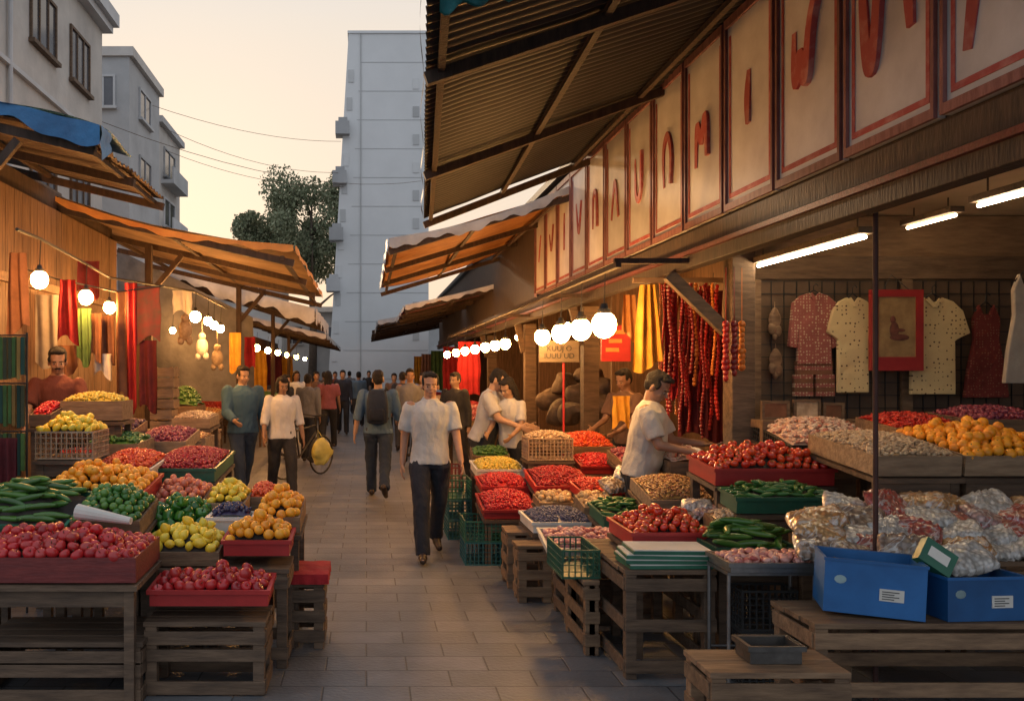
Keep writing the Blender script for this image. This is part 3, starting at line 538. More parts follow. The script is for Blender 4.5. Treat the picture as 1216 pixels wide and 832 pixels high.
# ---------------------------------------------------------------- containers and stands
def wood_crate_mb(w_,d,h,solid=False):
    mb=MB(); t=.014
    mb.box(-w_/2+t,w_/2-t,t,d-t,.0,.012)
    n=max(1,int(h/.085)) if not solid else 1
    for i in range(n):
        z0=h*i/n+.004; z1=h*(i+1)/n-(.014 if n>1 else 0)
        mb.box(-w_/2,w_/2,0,t,z0,z1); mb.box(-w_/2,w_/2,d-t,d,z0,z1); mb.box(-w_/2,-w_/2+t,t+.001,d-t-.001,z0,z1); mb.box(w_/2-t,w_/2,t+.001,d-t-.001,z0,z1)
    for sx in (-1,1):
        for y0 in (t+.001,d-t-.031): x=sx*(w_/2-t-.016); mb.box(x-.015,x+.015,y0,y0+.03,.013,h-.003)
    return mb
def tray_mb(w_,d,h):
    mb=MB(); t=.008; f=.014
    mb.box(-w_/2+t,w_/2-t,t,d-t,0,.01)
    mb.box(-w_/2,w_/2,0,t,0,h); mb.box(-w_/2,w_/2,d-t,d,0,h); mb.box(-w_/2,-w_/2+t,t+.001,d-t-.001,0,h); mb.box(w_/2-t,w_/2,t+.001,d-t-.001,0,h)
    mb.box(-w_/2-f,w_/2+f,-f,0-.0005,h-.02,h+.002); mb.box(-w_/2-f,w_/2+f,d+.0005,d+f,h-.02,h+.002); mb.box(-w_/2-f,-w_/2-.0005,0,d,h-.02,h+.002); mb.box(w_/2+.0005,w_/2+f,0,d,h-.02,h+.002)
    return mb
def basket_mb(w_,d,h,cell=.035):
    mb=MB(); t=.006
    mb.box(-w_/2+t,w_/2-t,t,d-t,0,.008)
    def side(a,b2):
        nx=max(2,int((b2-a)/cell)); 
        return [a+(b2-a)*i/nx for i in range(nx+1)]
    nz=max(2,int(h/cell))
    for x in side(-w_/2+t,w_/2-t):
        mb.box(x-.004,x+.004,0,t,0,h); mb.box(x-.004,x+.004,d-t,d,0,h)
    for y in side(t*2,d-2*t):
        mb.box(-w_/2,-w_/2+t,y-.004,y+.004,0,h); mb.box(w_/2-t,w_/2,y-.004,y+.004,0,h)
    for i in range(nz+1):
        z=(h-.012)*i/nz; q=.012 if i in(0,nz) else .005
        mb.box(-w_/2-.001,w_/2+.001,-.001,t+.001,z,z+q); mb.box(-w_/2-.001,w_/2+.001,d-t-.001,d+.001,z,z+q); mb.box(-w_/2-.001,-w_/2+t+.001,t+.002,d-t-.002,z,z+q); mb.box(w_/2-t-.001,w_/2+.001,t+.002,d-t-.002,z,z+q)
    return mb
CONT={'wood':(wood_crate_mb,wood,'wooden_crate','wooden crate','crate'),'pale':(wood_crate_mb,woodl,'wooden_crate','pale crate','crate'),
 'maroon':(wood_crate_mb,maroonp,'wooden_crate','maroon crate','crate'),
 'red':(tray_mb,redp,'plastic_tray','red tray','tray'),'green':(tray_mb,greenp,'plastic_tray','green tray','tray'),'dark':(basket_mb,darkp,'plastic_basket','dark basket','basket'),
 'white':(tray_mb,whitep,'plastic_tray','white tray','tray'),'teal':(basket_mb,tealp,'plastic_basket','teal basket','basket'),'steel':(tray_mb,steel,'metal_tray','metal tray','tray'),
 'wicker':(basket_mb,wicker,'wicker_basket','pale woven basket','basket')}
def revolve(prof,n=14,m=0,mb=None):
    mb=mb or MB(); rs=[[Vector((r_*math.cos(2*math.pi*j/n),r_*math.sin(2*math.pi*j/n),z)) for j in range(n)] for r_,z in prof]; mb.rings(rs,m); return mb
def ballprof(r,fn=lambda t:(1,1),nv=10):
    out=[]
    for i in range(nv+1):
        t=math.pi*i/nv; a,b2=fn(t); out.append((max(.001,r*math.sin(t)*a),-r*math.cos(t)*b2))
    return out
stemm=mat('stem_green',(.08,.14,.03),scale=20); stemb=mat('stem_brown',(.10,.06,.03),scale=20)
def mk_apple(r=.031):
    mb=revolve(ballprof(r,lambda t:(1+.06*math.sin(t),(.92-.32*(1 if t>2.4 else 0)*((t-2.4)/.74)))));  mb.tube([(0,0,r*.5),(.004,0,r*1.15)],.002,5,m=1); return mb
def mk_round(r=.04,sq=.95): mb=revolve(ballprof(r,lambda t:(1,sq))); mb.ell((0,0,r*sq*.96),(.005,.005,.002),nu=6,nv=4,m=1); return mb
def mk_tomato(r=.028):
    mb=MB(); n=15; rs=[]
    for r_,z in ballprof(r,lambda t:(1,.78)): rs.append([Vector((r_*(1+.03*math.cos(5*2*math.pi*j/n))*math.cos(2*math.pi*j/n),r_*(1+.03*math.cos(5*2*math.pi*j/n))*math.sin(2*math.pi*j/n),z)) for j in range(n)])
    mb.rings(rs)
    for k in range(5):
        a=k*1.257; mb.add([(0,0,r*.8),(r*.3*math.cos(a-.3),r*.3*math.sin(a-.3),r*.79),(r*.6*math.cos(a),r*.6*math.sin(a),r*.74),(r*.3*math.cos(a+.3),r*.3*math.sin(a+.3),r*.79)],[(0,1,2,3)],1)
    mb.tube([(0,0,r*.75),(.002,0,r)],.002,5,m=1); return mb
def mk_lemon():
    return revolve([(.001,-.040),(.006,-.037),(.010,-.032),(.018,-.025),(.025,-.012),(.027,0),(.024,.013),(.017,.025),(.009,.033),(.005,.037),(.001,.039)])
def mk_pepper():
    mb=MB(); n=16; rs=[]
    for r_,z in ((.002,-.045),(.02,-.048),(.032,-.04),(.037,-.01),(.042,.02),(.036,.038),(.02,.04),(.004,.034)):
        rs.append([Vector((.82*r_*(1+.12*math.cos(4*2*math.pi*j/n))*math.cos(2*math.pi*j/n),.82*r_*(1+.12*math.cos(4*2*math.pi*j/n))*math.sin(2*math.pi*j/n),z*.82)) for j in range(n)])
    mb.rings(rs); mb.tube([(0,0,.028),(.004,0,.041),(.010,0,.048)],[.005,.004,.004],6,m=1); return mb
def mk_cuke(L_=.19,r=.02,bend=.02):
    mb=MB(); pts=[];rr=[]
    for i in range(11): t=i/10; pts.append(((t-.5)*L_,bend*math.sin(math.pi*t),0)); rr.append(r*max(.2,math.sin(math.pi*min(max(t,.04),.96))**.4))
    mb.tube(pts,rr,10); mb.tube([pts[-1],(L_*.5+.012,0,0)],.004,5,m=1); return mb
FR={
 'apple':(mk_apple(),.059,'red apple','apples','apple',fmat('apple_skin',[(.26,.008,.012),(.50,.015,.018),(.38,.03,.025)],coat=.1)),
 'orange':(mk_round(.031),.059,'bright orange','oranges','orange',fmat('orange_skin',[(.78,.25,.01),(.90,.38,.02),(.80,.30,.01)],rough=.45,bump=.3)),
 'lemon':(mk_lemon(),.053,'yellow lemon','lemons','lemon',fmat('lemon_skin',[(.80,.50,.02),(.85,.60,.05),(.62,.50,.04)],rough=.4,bump=.2)),
 'tomato':(mk_tomato(),.053,'ripe tomato','tomatoes','tomato',fmat('tomato_skin',[(.60,.025,.01),(.74,.08,.015),(.50,.015,.01)],rough=.22,coat=.4)),
 'lime':(mk_round(.024),.045,'green lime','limes','lime',fmat('lime_skin',[(.03,.10,.015),(.05,.17,.025),(.10,.22,.035)])),
 'pepper':(mk_pepper(),.064,'green pepper','bell peppers','pepper',fmat('pepper_skin',[(.02,.10,.012),(.05,.20,.02),(.03,.14,.02)],rough=.25)),
 'cucumber':(mk_cuke(),.06,'green cucumber','cucumbers','cucumber',fmat('cucumber_skin',[(.03,.09,.015),(.08,.19,.025),(.04,.13,.02)],rough=.35,bump=.3)),
 'gherkin':(mk_cuke(.09,.014,.008),.036,'small gherkin','gherkins','gherkin',fmat('gherkin_skin',[(.02,.09,.015),(.05,.17,.03),(.03,.12,.02)],rough=.35,bump=.3)),
 'nectarine':(mk_round(.027),.051,'pink nectarine','nectarines','nectarine',fmat('nectarine_skin',[(.60,.14,.08),(.68,.24,.12),(.50,.08,.06)],rough=.45)),
 'plum':(mk_round(.026),.05,'purple plum','plums','plum',fmat('plum_skin',[(.05,.012,.03),(.09,.02,.04),(.03,.01,.04)],rough=.35)),
}
FM={k:v[0].mesh(k,[v[5],stemm if k!='apple' else stemb],smooth=True) for k,v in FR.items()}
ST={
 'cherries':(.022,1,'cherries',[(.40,.01,.015),(.28,.008,.012),(.52,.02,.02)]),
 'raspberries':(.024,1,'red berries',[(.50,.015,.02),(.62,.03,.03),(.38,.01,.015)]),
 'grapes':(.026,1.1,'dark grapes',[(.02,.02,.05),(.05,.03,.08),(.03,.04,.10)]),
 'blueberries':(.020,1,'dusky blueberries',[(.04,.05,.12),(.09,.10,.18),(.05,.06,.10)]),
 'nuts':(.024,1.5,'pale nuts',[(.50,.34,.19),(.62,.45,.28),(.36,.22,.12)]),
 'shrimps':(.028,1.8,'dried pinkish shrimps',[(.62,.42,.30),(.70,.52,.40),(.50,.16,.10)]),
 'chillies':(.018,3.0,'red chillies',[(.50,.015,.012),(.62,.04,.015),(.34,.01,.01)]),
 'beans':(.018,1.6,'mixed beans',[(.35,.12,.06),(.6,.35,.1),(.16,.05,.03)]),
 'onions':(.03,.9,'red onions',[(.22,.03,.06),(.34,.06,.08),(.14,.02,.05)]),
 'yellow_plums':(.028,1.1,'yellow plums',[(.65,.45,.05),(.75,.55,.10),(.45,.42,.06)]),
 'greens':(.03,2.2,'leafy greens',[(.03,.09,.015),(.07,.17,.03),(.10,.22,.05)]),
 'meat':(.035,1.5,'pink meat pieces',[(.60,.22,.18),(.70,.40,.34),(.45,.08,.07)]),
 'cherry_tomatoes':(.026,1,'cherry tomatoes',[(.62,.05,.015),(.74,.12,.02),(.5,.02,.012)]),
 'buns':(.045,1.3,'small bread buns',[(.55,.33,.14),(.65,.45,.22),(.4,.2,.08)]),
}
def stand(xc,w_,Yf,L_,a,zb,what,pos):
    t=thing('display_stand','wooden stand under the %s %s'%(what,pos),'stand',(xc,Yf,0))
    M=Matrix.Translation((0,0,zb-.004))@Matrix.Rotation(a,4,'X')
    mb=MB(); mb.box(-w_/2-.01,w_/2+.01,-.02,L_+.01,-.03,-.004,M); mb.build('tabletop',wooda,t)
    for sx in (-1,1):
        for fy in (0.0,1.0):
            y=.0+fy*(L_*math.cos(a)-.05); z=zb-.032+y*math.tan(a); x=sx*(w_/2-.035)
            mb=MB(); mb.box(x-.025,x+.025,y,y+.05,0,z); mb.build('leg',wooda,t)
    mb=MB(); mb.box(-w_/2+.012,w_/2-.012,.006,.024,zb-.12,zb-.036); mb.build('front_rail',wooda,t)
def heap(u0,u1,vF,Yf,vB,Yb,kind,cont,pos,h=.1,mh=.07,st=True,tilt=None):
    zF,zB=Z_(vF,Yf),Z_(vB,Yb); x0,x1=X_(u0,Yf),X_(u1,Yf); w_=x1-x0-.015; xc=(x0+x1)/2; d=Yb-Yf
    a=max(0,min(R(26),math.atan2(zB-zF-mh*.8,d))) if tilt is None else tilt
    L_=d/math.cos(a)-.01; zb=zF-h*math.cos(a)
    fn,m,nm,desc,cat=CONT[cont]
    plural=FR[kind][3] if kind in FR else ST[kind][2]
    t=thing(nm,'%s of %s %s'%(desc,plural,pos),cat,(xc,Yf,zb)); t.rotation_euler=(a,0,0)
    fn(w_,L_,h).build('box',m,t)
    M=Matrix.Translation((xc,Yf,zb))@Matrix.Rotation(a,4,'X')
    def mo(x,y): return mh*max(0,1-abs(2*x/w_)**2.6)*max(0,1-abs(2*y/L_-1)**2.6)
    sp=FR[kind][1] if kind in FR else ST[kind][0]
    i0=.02
    mb=MB(); mb.grid(lambda s,q:(-w_/2+i0+(w_-2*i0)*s,i0+(L_-2*i0)*q,h-sp*.62+mo(-w_/2+i0+(w_-2*i0)*s,i0+(L_-2*i0)*q)),8,8)
    col=FR[kind][5] if kind in FR else fmat('stuff_'+kind,ST[kind][3],island=True,rough=.4)
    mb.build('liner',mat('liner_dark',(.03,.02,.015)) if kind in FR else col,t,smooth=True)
    if kind in FR:
        sh=FM[kind]
        nx=max(1,int((w_-.02)/sp)); ny=max(1,int((L_-.02)/(sp*.87))); 
        if kind=='cucumber': nx=max(1,int(w_/.15)); ny=int(L_/.036)
        if kind=='gherkin': nx=max(1,int(w_/.075)); ny=int(L_/.028)
        gx=(w_-.02)/nx; gy=(L_-.02)/ny
        def put(x,y,z):
            o=bpy.data.objects.new(kind,sh); C.objects.link(o); o.location=M@Vector((x,y,z))
            if kind in('cucumber','gherkin'): o.rotation_euler=(rnd(-.3,.3),rnd(-.25,.25),rnd(-.5,.5)+(0 if random.random()<.75 else 1.2))
            else: o.rotation_euler=(rnd(-1,1),rnd(-1,1),rnd(0,6)) if kind in('apple','tomato','orange','pepper') else (rnd(0,6),rnd(0,6),rnd(0,6))
            s=rnd(.88,1.14); o.scale=(s,s,s*rnd(.94,1.04))
            tag(o,'%s in the %s %s'%(FR[kind][2],desc,pos),FR[kind][4],'%s in the %s %s'%(plural,desc,pos))
        for j in range(ny):
            for i in range(nx):
                x=-w_/2+.01+gx*(i+.5+(.22 if j%2 else -.22))+rnd(-.18,.18)*sp; y=.01+gy*(j+.5)+rnd(-.18,.18)*sp
                x=max(-w_/2+sp*.4+.01,min(w_/2-sp*.4-.01,x)) if kind not in('cucumber',) else x*.85
                put(x,y,h-sp*.22+mo(x,y)+rnd(-.1,.2)*sp)
        for _ in range(int(nx*ny*.12)):
            x=rnd(-.35,.35)*w_; y=L_*rnd(.18,.8); put(x,y,h+sp*.42+mo(x,y))
    else:
        mb=MB(); s=ST[kind][0]; asp=ST[kind][1]; n=int(w_*L_/(s*s*max(1,asp*.6))*1.5); n=min(n,1500)
        for _ in range(n):
            x=rnd(-w_/2+.015+s*.4,w_/2-.015-s*.4); y=rnd(.015+s*.4,L_-.015-s*.4); z=h-s*.2+mo(x,y)+rnd(-.25,.35)*s
            q=Euler((rnd(-.6,.6),rnd(-.6,.6),rnd(0,6))).to_matrix()
            k=rnd(.85,1.15)*s*.5; mb.ell(M@Vector((x,y,z)),(k*asp,k,k*(.95 if asp<1.4 else .75)),q,nu=7,nv=5)
        tag(mb.build(kind,col,org=(xc,Yf,zb),smooth=True),'%s in the %s %s'%(ST[kind][2],desc,pos),ST[kind][2].split()[-1],kind='stuff')
    if st: stand(xc,w_,Yf,L_,a,zb,plural,pos)
    return xc,w_,Yf,L_,zb
# ---- left
heap(-65,163,662,4.47,624,5.0,'apple','maroon','on the stack at the lower left',h=.13)
heap(-45,80,622,5.08,560,5.62,'cucumber','green','behind the front apples at the left edge',mh=.15)
heap(82,168,618,5.08,572,5.55,'lime','wood','just behind the front apples',mh=.12)
heap(170,245,632,5.42,585,5.9,'pepper','wood','behind the lemons on the slatted table',mh=.12)
heap(168,262,655,5.06,618,5.38,'lemon','wood','on the slatted table at the left',h=.085,mh=.10,st=False)
heap(264,345,641,5.06,612,5.38,'orange','red','on the slatted table at the left',h=.09,mh=.09,st=False)
heap(245,300,614,5.43,598,5.66,'grapes','white','behind the red tray of oranges')
heap(302,358,614,5.43,578,5.95,'orange','wood','at the lane side of the left display',mh=.09)
heap(243,292,597,5.72,570,6.15,'lemon','pale','behind the white tray of grapes',mh=.09)
heap(292,328,590,6.0,570,6.4,'cherry_tomatoes','pale','at the lane edge behind the left oranges',mh=.06)
heap(174,241,598,5.95,563,6.45,'nectarine','wood','behind the bell peppers',mh=.09)
heap(48,172,583,5.68,548,6.2,'orange','red','in the middle of the left display',mh=.10)
heap(172,256,556,6.55,526,7.5,'cherries','green','on the upper left display',mh=.08)
heap(108,180,556,6.3,530,6.95,'cherry_tomatoes','white','behind the middle oranges',mh=.08)
heap(62,108,548,6.75,528,7.0,'chillies','wood','left of the middle cherry tomatoes',mh=.05)
heap(100,165,527,7.05,512,7.6,'greens','pale','on the upper left behind the cherry tomatoes',mh=.06)
heap(160,222,524,7.65,503,8.3,'onions','pale','on the upper left near the white crates',mh=.06)
heap(92,160,511,7.7,494,8.2,'plum','wood','at the top of the left display',mh=.05)
heap(40,112,512,6.3,487,6.7,'lemon','wicker','on the left display below the seller',h=.2,mh=.09,tilt=0)
heap(70,146,476,7.15,463,7.5,'yellow_plums','pale','right in front of the left seller',h=.16,mh=.06,tilt=0)
heap(34,62,492,6.9,474,7.3,'raspberries','wood','at the far left beside the seller',mh=.05)
heap(203,250,497,9.0,487,9.6,'nuts','pale','on the table behind the upper left display',h=.1,mh=.05)
heap(205,245,520,8.4,508,8.9,'beans','pale','below the pale nuts at the left',h=.16,mh=.04,tilt=0)
def crate_at(x0,x1,y0,y1,z0,z1,label,m=wood,group=None,fn=wood_crate_mb,name='wooden_crate',cat='crate',rz=0):
    o=fn(x1-x0,y1-y0,z1-z0).build(name,m); o.location=((x0+x1)/2,y0,z0); o.rotation_euler=(0,0,rz)
    return tag(o,label,cat,group)
def slat_stand(x0,x1,y0,y1,zt,label,m=wood,group=None,name='slatted_table',cat='table',rows=(.12,.55)):
    t=thing(name,label,cat,((x0+x1)/2,(y0+y1)/2,0),group=group); w2=(x1-x0)/2; d2=(y1-y0)/2
    n=max(2,int((y1-y0)/.11)); mb=MB()
    for i in range(n):
        a=-d2+2*d2*i/n; mb.box(-w2+rnd(-.006,.006),w2+rnd(-.006,.006),a+.003,a+2*d2/n-.004,zt-.025,zt+rnd(-.001,.001))
    mb.build('tabletop',m,t,bevel=.003)
    for sx in (-1,1):
        for sy in (-1,1): 
            x=sx*(w2-.04); y=sy*(d2-.04); mb=MB(); mb.box(x-.03,x+.03,y-.03,y+.03,0,zt-.026); mb.build('leg',m,t,bevel=.004)
    mb=MB()
    for r_ in (zt-.08,)+tuple(zt*q for q in rows):
        for sy in (-1,1): mb.box(-w2+.005,w2-.005,sy*(d2-.008)-.008,sy*(d2-.008)+.008,r_-.035+rnd(-.004,.004),r_+.035+rnd(-.006,.004))
        for sx in (-1,1): mb.box(sx*(w2-.008)-.008,sx*(w2-.008)+.008,-d2+.02,d2-.02,r_-.035,r_+.035)
    mb.build('side_slats',m,t,bevel=.003)
    return t
slat_stand(-1.29,-.44,5.02,5.42,.565,'slatted table carrying the lemons and the red tray of oranges',m=wooda,rows=(.15,))
slat_stand(-1.98,-1.14,4.5,4.98,.31,'low crate stand at the bottom of the lower left stack',m=wooda)
slat_stand(-1.16,-.52,4.6,4.95,.385,'small crate stand holding the lower red tray of apples',m=wooda)
heap(176,320,700,4.63,684,4.93,'apple','red','low down before the slatted table',h=.085,mh=.05,st=False,tilt=R(4))
t=slat_stand(-.51,-.25,5.38,5.72,.40,'small wooden stool with a red cloth beside the slatted table',m=wooda,name='wooden_stool',cat='stool',rows=(.2,.5))
mb=MB(); mb.grid(lambda a,b2:(-.53+.30*a,5.35+.39*b2,.462+.008*math.sin(a*3.1)*math.sin(b2*3.1)+.002*math.sin(a*14+b2*9)),16,14)
mb.grid(lambda a,b2:(-.53+.30*a,5.35-.006*b2*math.sin(a*25),.462-b2*.06),24,4); mb.grid(lambda a,b2:(-.23+.005*b2*math.sin(a*22),5.35+.39*a,.462-.06*b2),20,3)
mb.grid(lambda a,b2:(-.53+.30*a,5.35+.39*b2,.402),2,2)
tag(mb.build('folded_cloth',redcloth,org=(-.38,5.5,.4),smooth=False),'folded red cloth lying on the small wooden stool','cloth')
for k,(u0,u1,v0,v1,Y) in enumerate(((175,206,460,485,9.4),(175,206,435,460,9.4),(178,204,485,512,9.4))):
    crate_at(X_(u0,Y),X_(u1,Y),Y,Y+.3,Z_(v1,Y),Z_(v0,Y),'pale wooden crate in the left background, %s of the stack'%['middle one','top one','bottom one'][k],woodl)
slat_stand(-2.5,-1.65,9.65,10.1,Z_(512,9.65),'long wooden table under the pale background crates',m=woodl)
crate_at(-2.3,-1.95,8.32,8.85,.30,.62,'pale crate low at the end of the left display',woodl)
slat_stand(-3.0,-2.2,11.5,12.2,.9,'goods table with greens behind the left display'); heap(195,235,482,11.6,455,12.2,'greens','wood','heaped high before the grey tarpaulin',h=.1,mh=.25,tilt=0,st=False)
mb=MB(); mb.tube([(-1.62,4.98,.9),(-1.30,4.9,.86)],[.045,.02],12); tag(mb.build('paper_roll',paper,org=(-1.5,4.9,.88)),'rolled white paper lying on the front apples','paper roll')
# ---- right
heap(574,640,605,7.72,576,8.28,'raspberries','red','on the teal baskets near the lane',h=.08,mh=.09)
heap(572,630,577,8.38,558,8.9,'raspberries','red','behind the lane side berries',h=.08,mh=.07)
heap(566,624,557,9.0,540,9.6,'yellow_plums','white','at the lane side of the far right display',h=.09,mh=.07)
heap(560,606,541,9.75,526,10.0,'greens','wood','beyond the yellow plums on the right',h=.09,mh=.05)
heap(636,705,577,8.0,548,8.6,'cherries','red','in the middle of the right display',h=.08,mh=.09)
heap(632,712,620,6.72,598,7.3,'blueberries','white','low at the lane side on the right',h=.08,mh=.07)
heap(640,688,597,7.35,580,7.68,'buns','wood','between the blueberries and the cherries',h=.07,mh=.05)
heap(690,740,583,7.35,564,7.8,'chillies','red','behind the bread buns on the right',h=.08,mh=.06)
heap(736,772,548,8.3,528,8.8,'onions','wood','behind the pale nuts beside the seller',h=.08,mh=.06)
heap(650,752,650,5.92,622,6.28,'meat','white','on the low crate table near the lane',h=.06,mh=.03,st=False)
heap(716,768,612,6.32,586,6.75,'gherkin','green','in the middle of the right display',h=.09,mh=.08)
heap(692,738,602,6.85,580,7.2,'buns','pale','below the right seller',h=.08,mh=.05)
heap(771,850,593,6.2,556,6.7,'beans','pale','directly in front of the right seller',h=.09,mh=.08)
heap(750,848,632,5.2,602,5.72,'tomato','red','on the slatted table under the seller',h=.09,mh=.08)
heap(852,905,622,5.36,600,5.62,'nuts','wood','right of the lower tomato tray',h=.09,mh=.05)
heap(850,950,650,4.93,618,5.32,'cucumber','green','below the upper crates on the right',h=.09,mh=.10)
heap(873,992,590,5.37,570,5.63,'gherkin','green','directly below the tray of tomatoes',h=.1,mh=.05)
heap(848,992,556,5.67,526,6.15,'tomato','red','on the upper right display',h=.11,mh=.10)
heap(1037,1143,541,5.07,506,5.85,'nuts','pale','on the slanted table at the right',h=.12,mh=.06)
heap(1144,1275,541,5.07,497,5.8,'orange','pale','on the slanted table at the right edge',h=.12,mh=.09)
heap(937,1060,528,6.18,490,6.8,'shrimps','dark','beneath the hanging shirts',h=.12,mh=.10)
heap(1062,1150,508,5.9,487,6.4,'chillies','wood','behind the pale nuts at the right',h=.09,mh=.06)
heap(1152,1255,498,5.9,481,6.4,'onions','wood','behind the oranges at the right edge',h=.09,mh=.06)
heap(626,682,520,8.78,508,9.15,'nuts','wicker','standing tall on the right display',h=.22,mh=.06,tilt=0)
heap(690,737,553,8.7,534,9.15,'raspberries','red','behind the cherries on the right',h=.08,mh=.06)
heap(676,732,530,9.25,509,9.85,'cherry_tomatoes','wood','high on the far right display',h=.1,mh=.08)
heap(742,776,562,7.3,547,7.55,'nuts','white','beside the right seller',h=.08,mh=.06)
heap(795,850,548,6.75,520,7.05,'shrimps','wood','at the right seller\'s hands',h=.1,mh=.1,tilt=0)
slat_stand(1.41,1.92,4.84,5.78,.60,'large slatted table on the right holding green boxes and tomatoes',m=wooda,rows=(.12,.5))
slat_stand(1.32,1.64,5.87,6.3,.44-.005,'spare crate stand beneath the pink meat tray',m=wooda,rows=(.2,.5))
slat_stand(1.66,1.9,5.87,6.3,.434,'crate stand under the right half of the meat tray',rows=(.2,.5))
slat_stand(1.09,1.32,6.88,7.2,.44,'small crate stand at the lane edge before the teal baskets',rows=(.2,.5),m=wood)
slat_stand(1.10,1.36,6.45,6.68,.42,'slim crate stand in front of the blueberries',rows=(.2,.5),m=wood)
slat_stand(1.29,1.39,5.25,5.8,.445,'slim slatted stool with a green basket on top',rows=(.2,.5),name='slatted_stool',cat='stool')
crate_at(1.17,1.40,5.3,5.75,.447,.62,'green basket standing on the slim slatted stool',greenp,fn=basket_mb,name='plastic_basket',cat='basket')
n=0
for (x0,x1,y0,z0,z1,m) in ((.86,1.21,7.72,0,.2,tealp),(.86,1.21,7.72,.203,.385,greenp),(.82,1.06,8.9,0,.2,tealp),(.82,1.06,8.9,.203,.40,tealp),(.82,1.06,8.9,.403,.6,greenp),(.80,1.04,9.5,0,.22,tealp),(.80,1.04,9.5,.223,.44,tealp),(.80,1.04,9.5,.443,.66,maroonp)):
    crate_at(x0,x1,y0,y0+.45,z0,z1,['teal basket at the bottom of the nearest pair','green basket on top of the nearest pair','teal basket, bottom of the middle stack of three','teal basket in the middle of the middle stack','green basket on top of the middle stack','teal basket, bottom of the furthest stack','teal basket in the middle of the furthest stack','maroon basket on top of the furthest stack'][n],m,'plastic baskets stacked at the lane edge',basket_mb,'plastic_basket','basket'); n+=1
for k in range(4):
    mb=MB(); mb.box(-.24+.01*k,.22,-.14,.13,0,.018,m=0); mb.box(-.235+.01*k,.215,-.135,.125,.0185,.024,m=1)
    o=mb.build('flat_box',[greenp,paper]); o.location=(1.67+rnd(-.02,.02),5.0,.603+.026*k); o.rotation_euler=(0,0,rnd(-.1,.1)); tag(o,'flat green and white box, %s from the bottom of the pile on the slatted table'%['first','second','third','fourth'][k],'box','flat boxes piled on the slatted table')
t=thing('metal_stand','thin metal stand under the tray of pink meat packs','stand',(2.08,4.68,0))
for sx in (-.22,.22):
    for sy in (-.13,.13): mb=MB(); mb.tube([(sx,sy,0),(sx,sy,.64)],.01,8); mb.build('leg',steel,t)
mb=MB(); mb.box(-.23,.23,-.14,.14,.64,.655); mb.tube([(-.22,-.13,.2),(.22,-.13,.2)],.007,6); mb.tube([(-.22,.13,.2),(.22,.13,.2)],.007,6); mb.build('top',steel,t)
heap(866,982,668,4.53,650,4.83,'meat','steel','on the thin metal stand',h=.05,mh=.02,st=False,tilt=0)
crate_at(2.0,2.3,4.72,5.0,0,.3,'dark basket on the ground behind the metal stand',darkp,fn=basket_mb,name='plastic_basket',cat='basket')
crate_at(2.0,2.3,4.72,4.9,.303,.52,'dark basket stacked behind the metal stand legs',darkp,fn=basket_mb,name='plastic_basket',cat='basket')
slat_stand(1.42,2.01,3.66,3.98,.44,'low wooden bench at the bottom edge with a metal tin on it',m=wood,name='wooden_bench',cat='bench',rows=(.5,))
t=thing('metal_tin','square dull open metal tin standing on the low wooden bench','tin',(1.74,3.84,.443))
mb=tray_mb(.22,.15,.075); mb.v=[(a,b_-.075,c_) for a,b_,c_ in mb.v]; mb.build('body',mat('dull_steel',(.14,.13,.12),(.07,.065,.06),scale=9,rough=.45,metal=.7,bump=.2),t)
slat_stand(2.03,3.5,4.02,4.45,.54,'heavy wooden table carrying the two blue boxes',m=wood,rows=(.45,))
def bluebox(x,y,z,w_,d,h,rz,label,rx=0):
    t=thing('blue_box',label,'box',(x,y,z),rz); t.rotation_euler=(0,rx,rz)
    q=.008; mb=MB(); mb.box(-w_/2,w_/2,-d/2,d/2,0,.01); mb.box(-w_/2,w_/2,-d/2,-d/2+q,.0101,h); mb.box(-w_/2,w_/2,d/2-q,d/2,.0101,h); mb.box(-w_/2,-w_/2+q,-d/2+q+.0005,d/2-q-.0005,.0101,h); mb.box(w_/2-q,w_/2,-d/2+q+.0005,d/2-q-.0005,.0101,h); mb.build('body',bluep,t)
    mb=MB()
    for zz in (h-.012,): mb.box(-w_/2-.005,w_/2+.005,-d/2-.005,-d/2-.0005,zz,h+.002); mb.box(-w_/2-.005,-w_/2-.0005,-d/2,d/2,zz,h+.002); mb.box(w_/2+.0005,w_/2+.005,-d/2,d/2,zz,h+.002); mb.box(-w_/2-.005,w_/2+.005,d/2+.0005,d/2+.005,zz,h+.002)
    mb.build('rim',bluep,t)
    mb=MB(); mb.box(.02,.12,-d/2-.004,-d/2-.0005,h*.3,h*.3+.055); 
    for k in range(4): mb.box(.03,.08+.01*(k%2)*2,-d/2-.006,-d/2-.0045,h*.3+.008+.011*k,h*.3+.012+.011*k,m=1)
    mb.build('paper_label',[paper,darkp],t)
    for sx in (-w_*.34,): mb=MB(); mb.ell((sx,-d/2-.001,h*.62),(.026,.003,.020),nu=10,nv=5); mb.build('pale_mark',mat('green_mark',(.35,.48,.50)),t)
    mb=MB(); mb.grid(lambda a,b2:(-w_/2+.012+(w_-.024)*a,-d/2+.012+(d-.024)*b2,h-.05+.03*noise.noise(Vector((a*5,b2*4,w_)))),12,8); mb.build('contents',greytarp,t,smooth=True)
    return t
bluebox(2.38,4.22,.558,.42,.28,.25,R(-18),'larger blue plastic box with a paper label, left on the heavy table',rx=R(2.5))
bluebox(2.83,4.16,.545,.38,.22,.20,R(4),'smaller blue plastic box, right on the heavy table beside the larger one')
slat_stand(2.40,3.75,4.5,4.97,.72,'wooden table buried under the pile of plastic bags',rows=(.5,))
